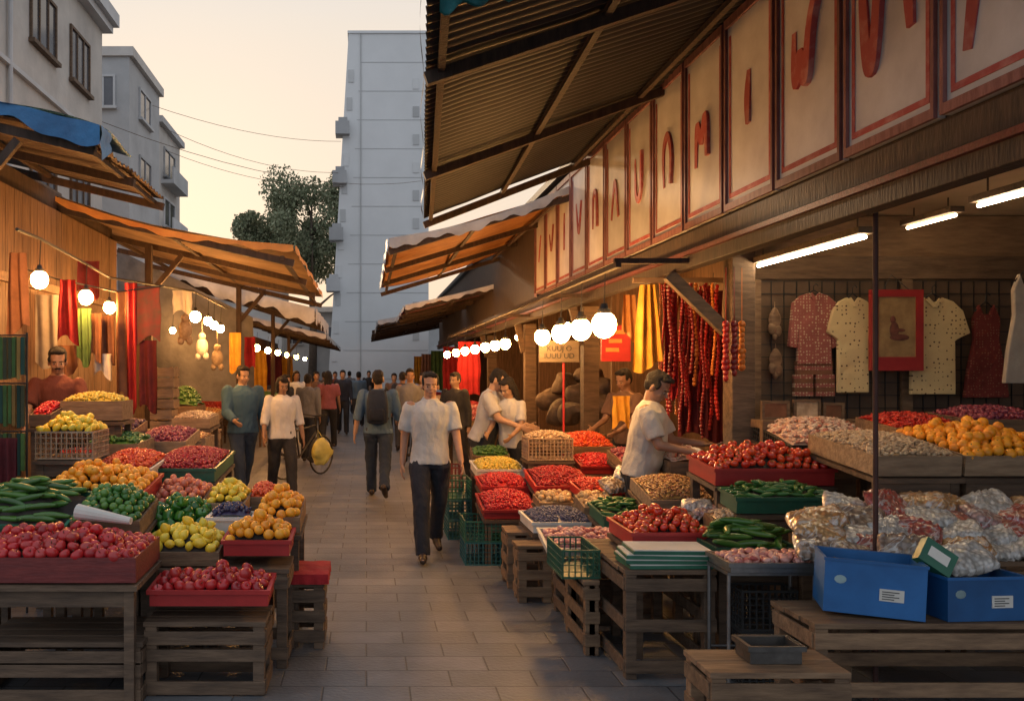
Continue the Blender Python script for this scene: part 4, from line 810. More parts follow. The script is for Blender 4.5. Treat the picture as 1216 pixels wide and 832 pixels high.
def bag_mesh(seed,w_,d,th):
    mb=MB(); 
    def side(sg):
        def fn(a,b2):
            x=a*2-1;y=b2*2-1
            e=max(0,(1-x**6))*max(0,(1-y**4)); q=noise.noise(Vector((x*1.6+seed,y*1.6,sg)))*.35+noise.noise(Vector((x*5+seed,y*5,sg)))*.16
            cr=.004*abs(noise.noise(Vector((x*9+seed,y*7,sg*3))))
            return (x*w_/2*(1-.08*y*y),y*d/2*(1-.1*x*x)+.012*noise.noise(Vector((x*5,seed,y))),sg*(th/2*e**.55*(1+q)-cr)+(.008*math.sin(x*18+seed) if abs(y)>.82 else 0))
        return fn
    mb.grid(side(1),30,24); f=side(-1); mb.grid(lambda a,b2:f(1-a,b2),30,24); return mb
def bagmat(name,cols):
    # clear film (coat + highlights painted as pale streaks) over coloured contents
    m,nt,b=nodes(name); L=nt.links; tc=nt.nodes.new('ShaderNodeTexCoord'); v=nt.nodes.new('ShaderNodeTexVoronoi'); v.inputs['Scale'].default_value=46; L.new(tc.outputs['Object'],v.inputs['Vector'])
    sp_=nt.nodes.new('ShaderNodeSeparateColor'); L.new(v.outputs['Color'],sp_.inputs[0]); r=ramp(nt,cols); L.new(sp_.outputs[0],r.inputs[0])
    mr=nt.nodes.new('ShaderNodeMapRange'); mr.inputs[2].default_value=.6; mr.inputs[3].default_value=1.25; mr.inputs[4].default_value=.5; L.new(v.outputs['Distance'],mr.inputs[0])
    hs=nt.nodes.new('ShaderNodeHueSaturation'); L.new(r.outputs[0],hs.inputs['Color']); L.new(mr.outputs[0],hs.inputs['Value'])
    n=nt.nodes.new('ShaderNodeTexNoise'); n.inputs['Scale'].default_value=8; n.inputs['Detail'].default_value=4; n.inputs['Distortion'].default_value=2.2; L.new(tc.outputs['Object'],n.inputs['Vector'])
    fr=ramp(nt,[(.05,.05,.05),(.05,.05,.05),(.75,.75,.75),(.1,.1,.1)]); 
    for e,p in zip(fr.color_ramp.elements,(.3,.5,.56,.62)): e.position=p
    L.new(n.outputs['Fac'],fr.inputs[0])
    mx=nt.nodes.new('ShaderNodeMix'); mx.data_type='RGBA'; L.new(fr.outputs[0],mx.inputs[0]); L.new(hs.outputs[0],mx.inputs[6]); mx.inputs[7].default_value=(.62,.60,.58,1); L.new(mx.outputs[2],b.inputs['Base Color'])
    bp=nt.nodes.new('ShaderNodeBump'); bp.inputs['Strength'].default_value=.8; bp.inputs['Distance'].default_value=.014; L.new(n.outputs['Fac'],bp.inputs['Height']); L.new(bp.outputs[0],b.inputs['Coat Normal']); L.new(bp.outputs[0],b.inputs['Normal'])
    b.inputs['Roughness'].default_value=.4; b.inputs['Coat Weight'].default_value=1; b.inputs['Coat Roughness'].default_value=.06; return m
BM=[('brown',bagmat('bag_brown',[(.20,.11,.06),(.34,.2,.12),(.5,.38,.26)])),('red',bagmat('bag_red',[(.36,.02,.015),(.52,.05,.03),(.45,.16,.10)])),
 ('white',bagmat('bag_white',[(.50,.46,.40),(.62,.58,.52),(.70,.67,.62)])),('purple',bagmat('bag_purple',[(.12,.05,.07),(.22,.09,.11),(.34,.2,.2)])),('pink',bagmat('bag_pink',[(.42,.14,.12),(.55,.28,.24),(.62,.45,.38)])),('orange',bagmat('bag_orange',[(.50,.18,.03),(.62,.32,.08),(.5,.28,.12)]))]
BMS=[[bag_mesh(s*3.7+k,.25,.175,.075).mesh('bag',BM[k][1],True) for s in range(2)] for k in range(6)]
def put_bag(x,y,z,k,where,rot=None,s=1):
    o=bpy.data.objects.new('packed_bag',random.choice(BMS[k])); C.objects.link(o); o.location=(x,y,z); o.rotation_euler=rot or (R(rnd(10,45)),R(rnd(-18,18)),R(rnd(-40,40))); o.scale=(s,s,s)
    tag(o,'%s plastic bag of dry goods %s'%(BM[k][0],where),'bag','%s bags %s'%(BM[k][0],where))
for row,(y,z,u0,u1,nn) in enumerate(((4.57,.77,950,1235,7),(4.66,.83,948,1235,7),(4.76,.89,955,1240,7),(4.87,.95,990,1240,6))):
    for i in range(nn):
        u=u0+(u1-u0)*(i+.5)/nn+rnd(-10,10); put_bag(X_(u,y),y+rnd(-.02,.02),z+rnd(-.02,.02),random.choice((0,1,2,4,5,2,1)),'in the heap at the right',s=rnd(.95,1.2))
for (u,v,y,k) in ((730,575,7.05,0),(748,565,7.1,2)): put_bag(X_(u,y),y,Z_(v,y),k,'beside the right seller',s=1)
for (u,v,y,k) in ((815,610,5.72,0),(840,607,5.7,4),(828,600,5.76,2)): put_bag(X_(u,y),y,Z_(v,y),k,'behind the lower red tomato tray',rot=(R(20),0,rnd(-.4,.4)),s=.8)
put_bag(2.86,4.24,.79,2,'lying on the smaller blue box',rot=(R(35),R(-8),R(10)),s=1.1); put_bag(2.66,4.36,.80,0,'wedged between the two blue boxes',rot=(R(60),0,R(-20)),s=1.05)
mb=MB(); mb.box(-.08,.08,-.025,.025,0,.12,m=0); mb.box(-.05,.05,-.027,-.0255,.04,.09,m=1); o=mb.build('green_packet',[greenp,paper],bevel=.006); o.location=(2.62,4.12,.77); o.rotation_euler=(R(-25),R(35),R(-10)); tag(o,'green packet with a white sticker leaning between the blue boxes','packet')
gm=[('red',mat('garland_red',(.50,.02,.015),(.25,.01,.01),scale=20,rough=.4)),('dark red',mat('garland_dark',(.22,.01,.01),(.1,.005,.005),scale=20,rough=.4)),('orange',mat('garland_orange',(.65,.2,.02),(.4,.1,.01),scale=20,rough=.5))]
NW=['one','two','three','four','five','six','seven','eight','nine','ten','eleven','twelve','thirteen','fourteen','fifteen','sixteen','seventeen']
for i in range(17):
    u=783+i*4.3; Y=7.35+.12*(i%3); x=X_(u,Y); z1=Z_(335+rnd(-2,8),Y); z0=Z_(rnd(440,520),Y); mb=MB(); z=z1; rr=rnd(.009,.02)
    while z>z0: r_=rr*rnd(.8,1.2); mb.ell((x+.012*math.sin(z*9+i),Y,z),(r_,r_,r_*1.2),nu=7,nv=5); z-=rr*2.0
    c=(0 if i%3 else 1) if i%5 else 2
    tag(mb.build('bead_garland',gm[c][1],org=(x,Y,z1),smooth=True),'%s bead garland hanging behind the seller, %s'%(gm[c][0],'number %s from the left'%NW[i]),'garland','bead garlands behind the right seller')
for i,(u,Y) in enumerate(((862,6.6),(872,6.6),(881,6.62))):
    x=X_(u,Y); mb=MB(); z=Z_(385,Y)
    while z>Z_(452-6*i,Y): mb.ell((x,Y,z),(rnd(.02,.035),.025,.03),nu=7,nv=5); z-=.04
    mb.tube([(x,Y,Z_(385,Y)),(x,Y,2.46)],.003,5)
    tag(mb.build('charm_string',gm[i%3][1],org=(x,Y,2),smooth=True),'string of red charms on the timber post, %s of three'%['left','middle','right'][i],'ornament')
cl(752,790,338,436,7.3,yelcloth,'golden yellow cloth hanging behind the right seller',folds=3,taper=.5,amp=.05)
cl(790,804,345,470,7.5,redcloth,'narrow red cloth right of the golden yellow one',folds=2)
cl(738,757,350,400,8.2,orangetarp,'orange cloth left of the golden yellow one',folds=2,taper=.3)
cl(728,748,470,505,9.1,yelcloth,'short yellow cloth behind the right seller at table height',folds=2)
cl(806,858,345,520,7.7,darkcloth,'deep red cloth backdrop behind the bead garlands',folds=5)
mb=MB(); mb.box(2.2,3.1,7.3,7.34,2.42,2.46); tag(mb.build('garland_rail',wood,org=(2.2,7.3,2.4)),'wooden rail holding the garlands and yellow cloth','rail')
t=thing('hanging_sign','red orange board sign hanging right of the globe bulbs','sign',(X_(730,9.0),9.0,Z_(430,9)),world=True)
x0,x1=X_(714,9),X_(749,9); z0,z1=Z_(429,9),Z_(386,9); mb=MB(); mb.box(x0,x1,9,9.025,z0,z1); mb.build('board',redp,t,bevel=.004)
mb=MB(); 
for k,(a,b_) in enumerate(((.15,.8),(.25,.7),(.15,.6))): mb.box(x0+(x1-x0)*a,x0+(x1-x0)*b_,8.994,8.999,z1-.09-.09*k,z1-.05-.09*k)
mb.build('orange_marks',orangetarp,t); mb=MB(); mb.tube([(x0+.03,9.01,z1),(x0+.03,9.01,2.46)],.003,5); mb.tube([(x1-.03,9.01,z1),(x1-.03,9.01,2.46)],.003,5); mb.build('cord',blackm,t)
t=thing('menu_board','small cream board sign on a thin red pole beneath the globe bulbs','sign',(X_(664,9.6),9.6,0),world=True)
Y=9.6; x0,x1=X_(640,Y),X_(688,Y); z0,z1=Z_(430,Y),Z_(404,Y)
mb=MB(); mb.box(x0,x1,Y,Y+.02,z0,z1); mb.build('board',mat('board_tan',(.20,.15,.10),(.13,.095,.06),scale=5,stretch=(1,5,5)),t,bevel=.004)
mb=MB(); mb.tube([(X_(670,Y),Y+.03,0),(X_(670,Y),Y+.03,z1)],.012,8); mb.build('pole',redp,t)
cu=bpy.data.curves.new('lettering','FONT'); cu.body='KUUJ O\nIUUU UD'; cu.size=.08; cu.extrude=.002; cu.align_x='CENTER'
tmp=bpy.data.objects.new('tmp',cu); C.objects.link(tmp); dg=bpy.context.evaluated_depsgraph_get(); me=bpy.data.meshes.new_from_object(tmp.evaluated_get(dg)); bpy.data.objects.remove(tmp)
me.transform(Matrix.Rotation(R(90),4,'X')); me.materials.clear(); me.materials.append(blackm)
o=bpy.data.objects.new('lettering',me); C.objects.link(o); o.parent=t; o.location=((x0+x1)/2-WL[t.name].x,-.004,(z0+z1)/2+.005)
for i,(u,v,Y,s) in enumerate(((690,470,11.4,.2),(705,452,11.8,.18),(655,474,12.2,.2),(672,456,12.0,.18),(712,484,11.2,.2),(680,490,11,.18),(694,446,12.1,.15),(665,488,11.3,.18),(702,470,11.9,.2),(718,462,11.6,.17))):
    x,z=X_(u,Y),Z_(v,Y); mb=MB(); mb.ell((x,Y,z),(s,s*.8,s*.85),nu=20,nv=14); mb.v=[tuple(Vector(p)+Vector((.08*noise.noise(Vector(p)*6),.08*noise.noise(Vector(p)*7),.08*noise.noise(Vector(p)*5)))) for p in mb.v]
    tag(mb.build('goods_sack',mat('sack',(.15,.10,.065),(.06,.04,.025),scale=9,bump=.8),org=(x,Y,z),smooth=True),'brown sack in the dim right stall, number %s of the pile'%NW[i],'sack','sacks piled in the right stall')
slat_stand(2.2,3.2,10.6,12.4,.85,'deep table below the pile of brown sacks')
# ---------------------------------------------------------------- distant stalls
dk=['beans','raspberries','yellow_plums','greens','nuts','cherry_tomatoes','onions','cherries','nuts','raspberries','yellow_plums','beans']
i=0
for side in (-1,1):
    for Y in (13.5,16.5,20,24,28.5,33):
        if side==-1: x0,x1=-3.4,-2.35
        else: x0,x1=1.25,2.3
        u0=U0+x0*F/Y; u1=U0+x1*F/Y; z=.95
        od=['first','second','third','fourth','fifth','sixth'][i%6]; sd_='left' if side<0 else 'right'
        heap(u0,u1,V0+(H-z)*F/Y,Y,V0+(H-z-.22)*F/(Y+1.1),Y+1.1,dk[i],'wood' if i%2 else 'pale','at the %s distant %s stall'%(od,sd_),h=.14,mh=.1)
        if Y>14:
            cloth(x0+(0 if side<0 else .6),x1-(0 if side>0 else .5),Y+1.4,1.2,2.3,random.choice([redcloth,browncloth,darkcloth,yelcloth,greencloth]),'cloth hung over the %s distant %s stall'%(od,sd_),folds=4)
        i+=1
# ---------------------------------------------------------------- people
def fuse(mb,name,m,parent,vox,sm=4):
    me=mb.mesh('tmp',m); o=bpy.data.objects.new('tmp',me); C.objects.link(o)
    r=o.modifiers.new('r','REMESH'); r.mode='VOXEL'; r.voxel_size=vox; r.use_smooth_shade=True
    s=o.modifiers.new('s','SMOOTH'); s.iterations=sm; s.factor=.5
    dg=bpy.context.evaluated_depsgraph_get(); n=bpy.data.meshes.new_from_object(o.evaluated_get(dg)); bpy.data.objects.remove(o); n.name=name
    n.materials.clear(); n.materials.append(m)
    q=bpy.data.objects.new(name,n); C.objects.link(q); q.parent=parent; return q
def crumple(q,seed,amp=1.0,f=1.0):
    me=q.data; n=len(me.vertices); co_=[0.0]*(3*n); no=[0.0]*(3*n)
    me.vertices.foreach_get('co',co_); me.vertices.foreach_get('normal',no)
    for i in range(n):
        x,y,z=co_[3*i:3*i+3]; d=amp*(.010*noise.noise(Vector((x*9*f+seed,y*9*f,z*5*f)))+.006*noise.noise(Vector((x*24*f,y*24*f,z*13*f+seed))))
        co_[3*i]+=no[3*i]*d; co_[3*i+1]+=no[3*i+1]*d; co_[3*i+2]+=no[3*i+2]*d
    me.vertices.foreach_set('co',co_); me.update()
def cm(name,c,rough=.9,bump=.9): return mat(name,c,tuple(x*.72 for x in c),scale=3.5,rough=rough,bump=bump,dist=.05,fine=5,stretch=(1,1,.7))
def skinm(name,c): return mat(name,c,tuple(x*.8 for x in c),scale=12,rough=.55,bump=.05)
SK=[skinm('skin_brown',(.40,.22,.14)),skinm('skin_tan',(.48,.29,.19)),skinm('skin_dark',(.26,.14,.085))]
hairm=mat('hair_black',(.018,.013,.010),(.008,.006,.005),scale=40,rough=.85,bump=.6)
eyew=mat('eye_white',(.42,.38,.35),scale=20,rough=.3,bump=0); eyeb=mat('eye_dark',(.012,.008,.006),scale=20,rough=.2,bump=0)
lipm=mat('lips',(.28,.11,.09),scale=20,rough=.5,bump=0); shoem=mat('shoe_leather',(.05,.03,.022),(.02,.014,.01),scale=14,rough=.45)
def person(X,Y,face,label,top,bottom,skin=0,ht=1.72,legs=((18,6),(-16,14)),arms=((6,6,12,0),(-8,6,12,0)),lean=0,head=(0,0),hair='short',sleeve='short',vox=.014,z0=0,shoes=None,tache=False,collar=False,slim=1.0,group=None,apron=None,belly=0):
    t=thing('person',label,'person',(X,Y,z0),R(face),group=group)
    S=ht/1.74; sk=SK[skin]
    hip=.93
    fk=[]
    for s,(a,kb) in zip((-1,1),legs):
        a1=R(a); a2=R(a-kb); h0=Vector((s*.092,0,hip)); kn=h0+Vector((0,-math.sin(a1),-math.cos(a1)))*.42; an=kn+Vector((0,-math.sin(a2),-math.cos(a2)))*.42
        an.x=s*.10; kn.x=s*.10
        fp=max(0,-(a-kb))*.8; fp=R(min(fp,45)); d=Vector((s*.12,-math.cos(fp),-math.sin(fp))).normalized(); up=Vector((0,-math.sin(fp),math.cos(fp)))
        heel=an-d*.05-up*.05; toe=an+d*.17-up*.052
        fk.append((h0,kn,an,heel,toe))
    mn=min(min(f[3].z,f[4].z) for f in fk)-.034; dz=-mn
    fk=[tuple(p+Vector((0,0,dz)) for p in f) for f in fk]; hipz=hip+dz
    ML=Matrix.Translation((0,0,hipz))@Matrix.Rotation(R(lean),4,'X')@Matrix.Translation((0,0,-.93))
    ak=[]
    for s,ar in zip((-1,1),arms):
        a,o_,e,i_=ar; sh=ML@Vector((s*.178*slim,.005,1.405))
        def dr(f_,oo): return Vector((s*math.sin(R(oo)),-math.sin(R(f_))*math.cos(R(oo)),-math.cos(R(f_))*math.cos(R(oo))))
        d1=dr(a,o_); d2=dr(a+e,o_-i_); el=sh+d1*.285; wr=el+d2*.25; ak.append((s,sh,el,wr,d1,d2))
    def ellring(z,rx,ry,yo=0,n=20): return [ML@Vector((rx*math.cos(2*math.pi*j/n),yo+ry*math.sin(2*math.pi*j/n),z)) for j in range(n)]
    TR=[(.86,.135,.10,0),(.92,.158,.115,.005),(1.0,.152,.11,0),(1.08,.142,.104,-.002),(1.18,.15,.11,-.004),(1.28,.168,.118,-.004),(1.36,.178,.112,0),(1.41,.162,.095,.006),(1.45,.10,.07,.01),(1.48,.06,.058,.01)]
    mb=MB(); mb.rings([ellring(z,(rx-.012)*slim,ry-.012,yo) for z,rx,ry,yo in TR])
    for h0,kn,an,he,to in fk: mb.cap(h0,kn,.072,.048); mb.cap(kn,an,.047,.034); mb.cap(he+Vector((0,0,.02)),to+Vector((0,0,.005)),.026,.02)
    HM=ML@Matrix.Translation((0,.008,1.505))@Matrix.Rotation(R(head[0]),4,'Z')@Matrix.Rotation(R(head[1]),4,'X')
    mb.cap(ML@Vector((0,.018,1.42)),HM@Vector((0,.02,.05)),.056,.052,14)
    def he_(mb,c,r,**k): mb.ell(HM@Vector(c),r,HM.to_3x3(),**k)
    he_(mb,(0,.012,.125),(.073,.092,.088),nu=20,nv=14); he_(mb,(0,-.022,.068),(.058,.064,.08),nu=18,nv=12); he_(mb,(0,-.052,.008),(.030,.026,.022)); he_(mb,(0,-.018,.03),(.052,.05,.04))
    mb.cap(HM@Vector((0,-.086,.09)),HM@Vector((0,-.101,.062)),.009,.014); he_(mb,(0,-.07,.11),(.048,.018,.011)); he_(mb,(0,-.078,.03),(.024,.012,.010))
    for s in (-1,1): he_(mb,(s*.074,.012,.075),(.011,.02,.032)); he_(mb,(s*.034,-.06,.055),(.022,.02,.02))
    for s,sh,el,wr,d1,d2 in ak:
        k=slim; mb.cap(sh,el,.050*k,.038*k,12); mb.cap(el,wr,.038*k,.026*k,12)
        side=(Vector((0,-1,0))-d2*d2.dot(Vector((0,-1,0)))); side=side.normalized() if side.length>.3 else (Vector((s*-1,0,0))-d2*d2.dot(Vector((s*-1,0,0)))).normalized()
        nrm=d2.cross(side).normalized(); inn=nrm if nrm.x*s<0 else -nrm
        for q in (-.022,-.007,.008,.022): mb.cap(wr+d2*.01+side*q*.7,wr+d2*.082+side*q,.015,.0125,8)
        for q,ln in ((.030,.062),(.0105,.070),(-.0095,.066),(-.029,.052)):
            b0=wr+d2*.088+side*q; m1=b0+(d2*.93+inn*.25).normalized()*ln*.5; e1=m1+(d2*.75+inn*.65).normalized()*ln*.5; mb.cap(b0,m1,.0092,.0085,8); mb.cap(m1,e1,.0085,.007,8)
        b0=wr+d2*.03+side*.026; m1=b0+(d2*.6+side*.75+inn*.2).normalized()*.04; e1=m1+(d2*.9+side*.2+inn*.3).normalized()*.032; mb.cap(b0,m1,.0115,.0095,8); mb.cap(m1,e1,.0095,.008,8)
    mb.xf(Matrix.Scale(S,4)); fuse(mb,'body',sk,t,vox*.72 if vox<.01 else vox*.85,3)
    mb=MB(); 
    mb.rings([ellring(z,rx*slim,ry,yo) for z,rx,ry,yo in ((.84,.15,.105,.008),(.88,.17,.125,.01),(.94,.172,.124,.006),(1.0,.16,.117,0),(1.03,.156,.114,0))])
    for h0,kn,an,he,to in fk:
        hem=an+(an-kn).normalized()*.035; mid=kn.lerp(an,.5)
        mb.tube([h0+Vector((0,0,.04)),h0+Vector((0,0,-.06)),h0.lerp(kn,.5),kn,mid,hem],[.078,.106,.094,.078,.071,.069],16)
    mb.xf(Matrix.Scale(S,4)); q=fuse(mb,'trousers',bottom,t,vox,3)
    if Y<14: crumple(q,X+3,1.1)
    mb=MB(); hemz=.88
    TS=[(hemz,.190,.142,.006)]+[(z,rx+.018,ry+.02+belly*(1 if z<1.25 else 0),yo-belly*.5) for z,rx,ry,yo in TR[2:-2]]+[(1.455,.085,.075,.012),(1.475,.066,.066,.014)]
    mb.rings([ellring(z,rx*slim,ry,yo) for z,rx,ry,yo in TS])
    for s,sh,el,wr,d1,d2 in ak:
        k=slim
        if sleeve=='short': mb.tube([sh-d1*.03,sh+d1*.02,sh.lerp(el,.45),sh.lerp(el,.80)],[.05*k,.068*k,.070*k,.070*k],16)
        elif sleeve=='long': mb.cap(sh,el,.068*k,.057*k,14); mb.tube([el,el.lerp(wr,.5),el.lerp(wr,.95)],[.057*k,.049*k,.043*k],14)
        elif sleeve=='rolled': mb.cap(sh,el,.066*k,.058*k,14); mb.tube([el,el.lerp(wr,.3)],[.058*k,.053*k],14)
    if collar:
        pts=[ML@Vector((.062*math.cos(q),.016+.062*math.sin(q),1.475+.018*math.sin(q))) for q in [(-math.pi/2+.35)+(2*math.pi-.7)*j/12 for j in range(13)]]
        mb.tube(pts,.013,6); mb.cap(ML@Vector((.03,-.05,1.455)),ML@Vector((.05,-.09,1.425)),.014,.01); mb.cap(ML@Vector((-.03,-.05,1.455)),ML@Vector((-.05,-.09,1.425)),.014,.01)
    mb.xf(Matrix.Scale(S,4)); q=fuse(mb,'shirt' if sleeve!='long' else 'jacket',top,t,vox,3)
    if Y<20: crumple(q,X)
    if apron:
        mb=MB(); 
        def afn(a,b2):
            z=.62+.72*b2; q=(a-.5)*2.2*(1 if b2<.6 else .6); return ML@Vector((math.sin(q)*.20*slim,-math.cos(q)*.165+.0,z))
        mb.grid(afn,14,10); mb.xf(Matrix.Scale(S,4)); mb.build('apron',apron,t,smooth=True)
    for h0,kn,an,he,to in fk:
        mb=MB(); mb.cap(he+Vector((0,0,.012)),he.lerp(to,.6)+Vector((0,0,.008)),.040,.042,12); mb.cap(he.lerp(to,.5),to-(to-he)*.05,.036,.032,12); mb.cap(an+Vector((0,0,-.01)),he+Vector((0,0,.02)),.044,.036,12)
        mb.xf(Matrix.Scale(S,4)); fuse(mb,'shoe',shoes or shoem,t,max(.009,vox*.8),2)
    mb=MB()
    he_(mb,(0,.026,.144),(.080,.090,.080),nu=20,nv=14); he_(mb,(0,.052,.10),(.075,.060,.08),nu=16,nv=12); he_(mb,(0,-.038,.186),(.060,.046,.026)); he_(mb,(.022,-.060,.178),(.034,.022,.016))
    for s in (-1,1): he_(mb,(s*.066,-.012,.118),(.014,.030,.035)); he_(mb,(s*.03,-.052,.182),(.036,.03,.02))
    if hair=='long':
        for s in (-1,0,1): mb.cap(HM@Vector((s*.05,.06,.1)),HM@Vector((s*.055,.075,-.13)),.04,.028)
        for s in (-1,1): mb.cap(HM@Vector((s*.072,.01,.12)),HM@Vector((s*.078,.03,-.08)),.024,.02)
    if hair=='bob':
        for s in (-1,0,1): mb.cap(HM@Vector((s*.05,.055,.1)),HM@Vector((s*.05,.06,.01)),.042,.034)
        for s in (-1,1): mb.cap(HM@Vector((s*.072,-.005,.13)),HM@Vector((s*.078,.0,.02)),.026,.022)
        he_(mb,(0,-.060,.160),(.058,.026,.022))
    mb.xf(Matrix.Scale(S,4)); q=fuse(mb,'hair',hairm,t,.008 if vox<.013 else .013,2)
    if Y<14: crumple(q,X+7,.9,2.4)
    if Y<16:
        for s in (-1,1):
            mb=MB(); c=HM@Vector((s*.030,-.0775,.083)); mb.ell(c,(.0135,.006,.0060),HM.to_3x3(),nu=10,nv=6); c2=HM@Vector((s*.030,-.0825,.083)); mb.ell(c2,(.0070,.003,.0060),HM.to_3x3(),nu=8,nv=6,m=1); mb.xf(Matrix.Scale(S,4)); mb.build('eye',[eyew,eyeb],t,smooth=True)
            mb=MB(); mb.cap(HM@Vector((s*.014,-.088,.103)),HM@Vector((s*.046,-.077,.104)),.0036,.0028,6); mb.xf(Matrix.Scale(S,4)); mb.build('eyebrow',hairm,t,smooth=True)
        mb=MB(); mb.ell(HM@Vector((0,-.088,.031)),(.021,.005,.0035),HM.to_3x3(),nu=10,nv=6); mb.ell(HM@Vector((0,-.087,.025)),(.017,.006,.004),HM.to_3x3(),nu=10,nv=6); mb.xf(Matrix.Scale(S,4)); mb.build('mouth',lipm,t,smooth=True)
        if tache: mb=MB(); mb.cap(HM@Vector((-.022,-.088,.042)),HM@Vector((.022,-.088,.042)),.006,.006,8); mb.xf(Matrix.Scale(S,4)); mb.build('moustache',hairm,t,smooth=True)
    return t,ak,ML,S
polo=cm('polo_pale_grey',(.68,.70,.70)); navyt=cm('trousers_navy',(.022,.026,.04)); denim=cm('denim_jacket',(.055,.13,.22)); jeans=cm('jeans_blue',(.03,.05,.09)); white=cm('shirt_white',(.68,.68,.68)); blues=cm('shirt_blue',(.09,.16,.25)); redb=cm('shirt_red_brown',(.17,.045,.03)); dark=cm('clothes_dark',(.03,.03,.034)); tee=cm('tee_off_white',(.58,.54,.48)); greyc=cm('clothes_grey',(.16,.16,.17)); brownc=cm('clothes_brown',(.16,.09,.06)); pinkc=cm('clothes_pink',(.4,.12,.14))
person(.58,8.04,4,'man in a pale polo shirt and navy trousers walking towards the viewer',polo,navyt,skin=0,ht=1.72,legs=((17,3),(-16,18)),arms=((-14,9,18,4),(14,10,18,6)),vox=.009,collar=True,head=(-3,1),z0=.004,slim=1.03)
person(.16,11.95,176,'man with a navy backpack walking away down the lane',blues,jeans,skin=1,ht=1.76,legs=((-20,22),(16,4)),arms=((8,14,18,4),(-10,14,14,4)),vox=.011,sleeve='rolled',slim=1.08)
t=thing('backpack','navy backpack worn by the man walking away','backpack',(.16,11.95,0),R(176))
def sq(z,rx,ry,y0,n=20): return [Vector((rx*math.copysign(abs(math.cos(q))**.6,math.cos(q)),y0+ry*math.copysign(abs(math.sin(q))**.6,math.sin(q)),z)) for q in [2*math.pi*j/n for j in range(n)]]
mb=MB(); mb.rings([sq(z,rx,ry,.20) for z,rx,ry in ((1.0,.10,.05),(1.02,.135,.08),(1.15,.145,.095),(1.3,.14,.085),(1.42,.115,.06),(1.45,.07,.035))]); mb.build('body',cm('backpack_navy',(.018,.028,.05)),t,smooth=True)
mb=MB(); mb.rings([sq(z,rx,ry,.29) for z,rx,ry in ((1.04,.08,.02),(1.06,.1,.035),(1.18,.1,.035),(1.2,.08,.02))]); mb.build('pocket',cm('backpack_navy_dark',(.012,.018,.034)),t,smooth=True)
for s in (-1,1): mb=MB(); mb.tube([(s*.1,.12,1.43),(s*.11,.0,1.49),(s*.12,-.13,1.40),(s*.13,-.14,1.2),(s*.15,.0,1.08),(s*.12,.13,1.05)],.016,6); mb.build('strap',dark,t,smooth=True)
person(-1.60,11.5,28,'man in a blue denim jacket and jeans walking at the left',denim,jeans,skin=1,ht=1.79,legs=((18,4),(-14,14)),arms=((18,8,50,14),(-6,12,20,6)),vox=.011,sleeve='long',head=(10,6),collar=True,slim=1.14)
person(-1.08,11.4,16,'woman with bobbed dark hair and a light grey top beside the denim jacket man',white,dark,skin=0,ht=1.65,legs=((-14,12),(17,4)),arms=((6,13,24,6),(-4,13,20,6)),vox=.011,sleeve='rolled',hair='bob',head=(8,12),slim=1.03)
person(-2.76,7.95,12,'seller with a moustache in a red brown shirt behind the left display',redb,dark,skin=0,ht=1.74,legs=((0,0),(0,0)),arms=((28,12,30,14),(28,12,30,14)),vox=.010,z0=.19,head=(8,6),tache=True,sleeve='short',lean=6)
mb=MB(); mb.box(-3.0,-2.4,7.7,8.5,0,.186); tag(mb.build('wooden_platform',wood,org=(-2.7,8,0)),'low wooden platform on which the left seller stands','platform')
person(2.16,7.0,62,'seller in an off-white tee looking down at goods in his hands on the right',tee,dark,skin=0,ht=1.72,legs=((4,4),(-2,2)),arms=((22,6,58,12),(26,8,60,14)),vox=.009,lean=10,head=(-10,20),sleeve='short',belly=.02,slim=1.05)
mb=MB(); mb.ell((2.52,6.74,1.05),(.09,.06,.03)); mb.ell((2.50,6.74,1.08),(.05,.05,.03)); tag(mb.build('food_parcel',paper,org=(2.5,6.74,1.05),smooth=True),'small pale parcel before the right seller','parcel')
person(1.34,10.3,65,'man in a white tee and dark apron bending over the right display',white,dark,skin=1,ht=1.76,legs=((4,4),(-2,2)),arms=((30,8,40,12),(26,8,44,12)),vox=.011,lean=16,head=(0,16),apron=cm('apron_dark',(.03,.035,.05)),slim=1.08)
person(1.66,10.15,-30,'woman with long black hair in a white top facing the aproned man',white,dark,skin=1,ht=1.64,legs=((2,2),(-2,2)),arms=((20,6,50,14),(24,6,40,14)),vox=.011,lean=8,head=(-20,16),hair='long',slim=.88)
person(2.95,10.0,-55,'man in dark brown clothes deep inside the right stall',brownc,dark,skin=0,ht=1.74,legs=((2,2),(-2,2)),arms=((20,6,50,14),(24,6,40,14)),vox=.014,lean=6,head=(0,10))
far=[(487,15.5,0,greyc,dark,'grey shirted walker just behind the man in the pale polo'),(540,13.2,-40,dark,dark,'dark clothed person at the right stalls behind the polo man'),(366,16.5,170,greyc,navyt,'grey clothed person walking away left of the lane'),
(390,19.5,175,pinkc,dark,'person in a dusky pink top far down the lane'),(407,24,0,navyt,dark,'distant person in navy near the middle of the lane'),(426,27,180,blues,dark,'distant person in blue further down the lane'),
(376,22.5,10,brownc,dark,'distant person in brown at the left stalls'),(340,17.5,60,dark,dark,'dark clothed shopper facing the left stalls'),(352,20.5,20,white,dark,'distant shopper in white by the left stalls'),(398,31,0,redb,dark,'distant person in red brown near the end'),(468,23,0,brownc,jeans,'distant person in brown on the right half'),(478,19,180,navyt,dark,'distant person in navy at the right stalls'),(415,36,180,greyc,dark,'grey figure near the far end'),(438,34,0,dark,dark,'dark figure near the far end'),(385,28,180,dark,jeans,'dark clothed figure at the far left stalls'),(503,17.5,-60,white,dark,'distant shopper in white leaning to the right stalls')]
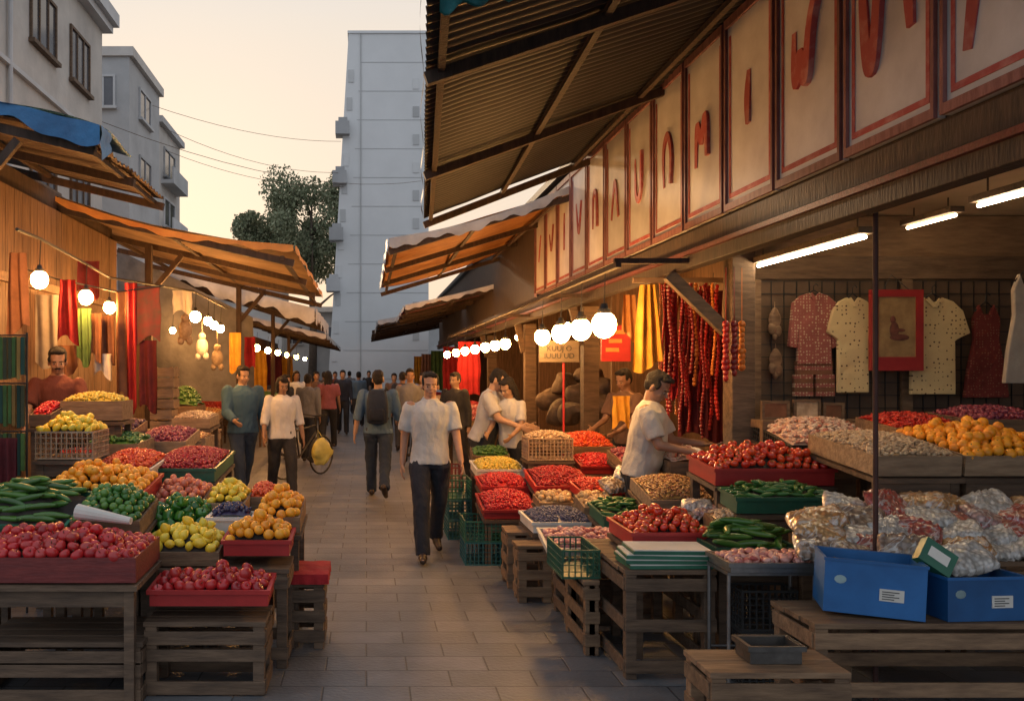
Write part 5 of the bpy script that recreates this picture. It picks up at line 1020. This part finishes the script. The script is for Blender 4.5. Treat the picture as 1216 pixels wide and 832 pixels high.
for i,(u,Y,f,a,b_,lab) in enumerate(far):
    sg=1 if i%2 else -1
    person(X_(u,Y),Y,f,lab,a,b_,skin=i%3,ht=rnd(1.62,1.78),legs=((16*sg,6),(-14*sg,12)),arms=((10*sg,8,16,4),(-10*sg,8,16,4)),vox=.018 if Y<20 else .024,sleeve='long' if i%3 else 'short',hair='long' if i in(3,8) else 'short',head=(0,4),z0=.0)
t=thing('bicycle','black bicycle half hidden behind the woman in light grey','bicycle',(X_(360,14.2),14.2,0),R(56))
for x in (-.48,.48):
    mb=MB(); pts=[(x+.31*math.cos(q),0,.33+.31*math.sin(q)) for q in [2*math.pi*j/24 for j in range(25)]]; mb.tube(pts,.016,6); mb.build('tyre',blackm,t)
    mb=MB(); 
    for j in range(12): q=2*math.pi*j/12; mb.tube([(x,0,.33),(x+.3*math.cos(q),0,.33+.3*math.sin(q))],.002,4)
    mb.build('spokes',steel,t)
mb=MB()
for a,b_ in (((-.48,0,.33),(-.1,0,.33)),((-.1,0,.33),(-.2,0,.8)),((-.48,0,.33),(-.2,0,.75)),((-.2,0,.75),(.32,0,.82)),((-.1,0,.33),(.34,0,.72)),((.30,0,.95),(.48,0,.33))): mb.tube([a,b_],.015,6)
mb.build('frame',blackm,t); mb=MB(); mb.tube([(.28,-.25,1.0),(.32,0,.97),(.28,.25,1.0)],.012,6); mb.build('handlebar',blackm,t); mb=MB(); mb.ell((-.2,0,.84),(.12,.06,.03)); mb.build('saddle',blackm,t)
x,Y=X_(382,13.0),13.0; mb=MB(); mb.ell((x,Y,.52),(.14,.09,.2),nu=20,nv=14); mb.v=[tuple(Vector(p)+Vector((1,1,.6))*.06*noise.noise(Vector(p)*9)) for p in mb.v]; mb.tube([(x-.05,Y,.66),(x-.06,Y,.84),(x+.05,Y,.66)],.008,6)
tag(mb.build('carrier_bag',mat('yellow_bag',(.6,.55,.15),rough=.4),org=(x,Y,.4),smooth=True),'yellow green carrier bag beside the bicycle','bag')
print('OBJ',len(bpy.data.objects))
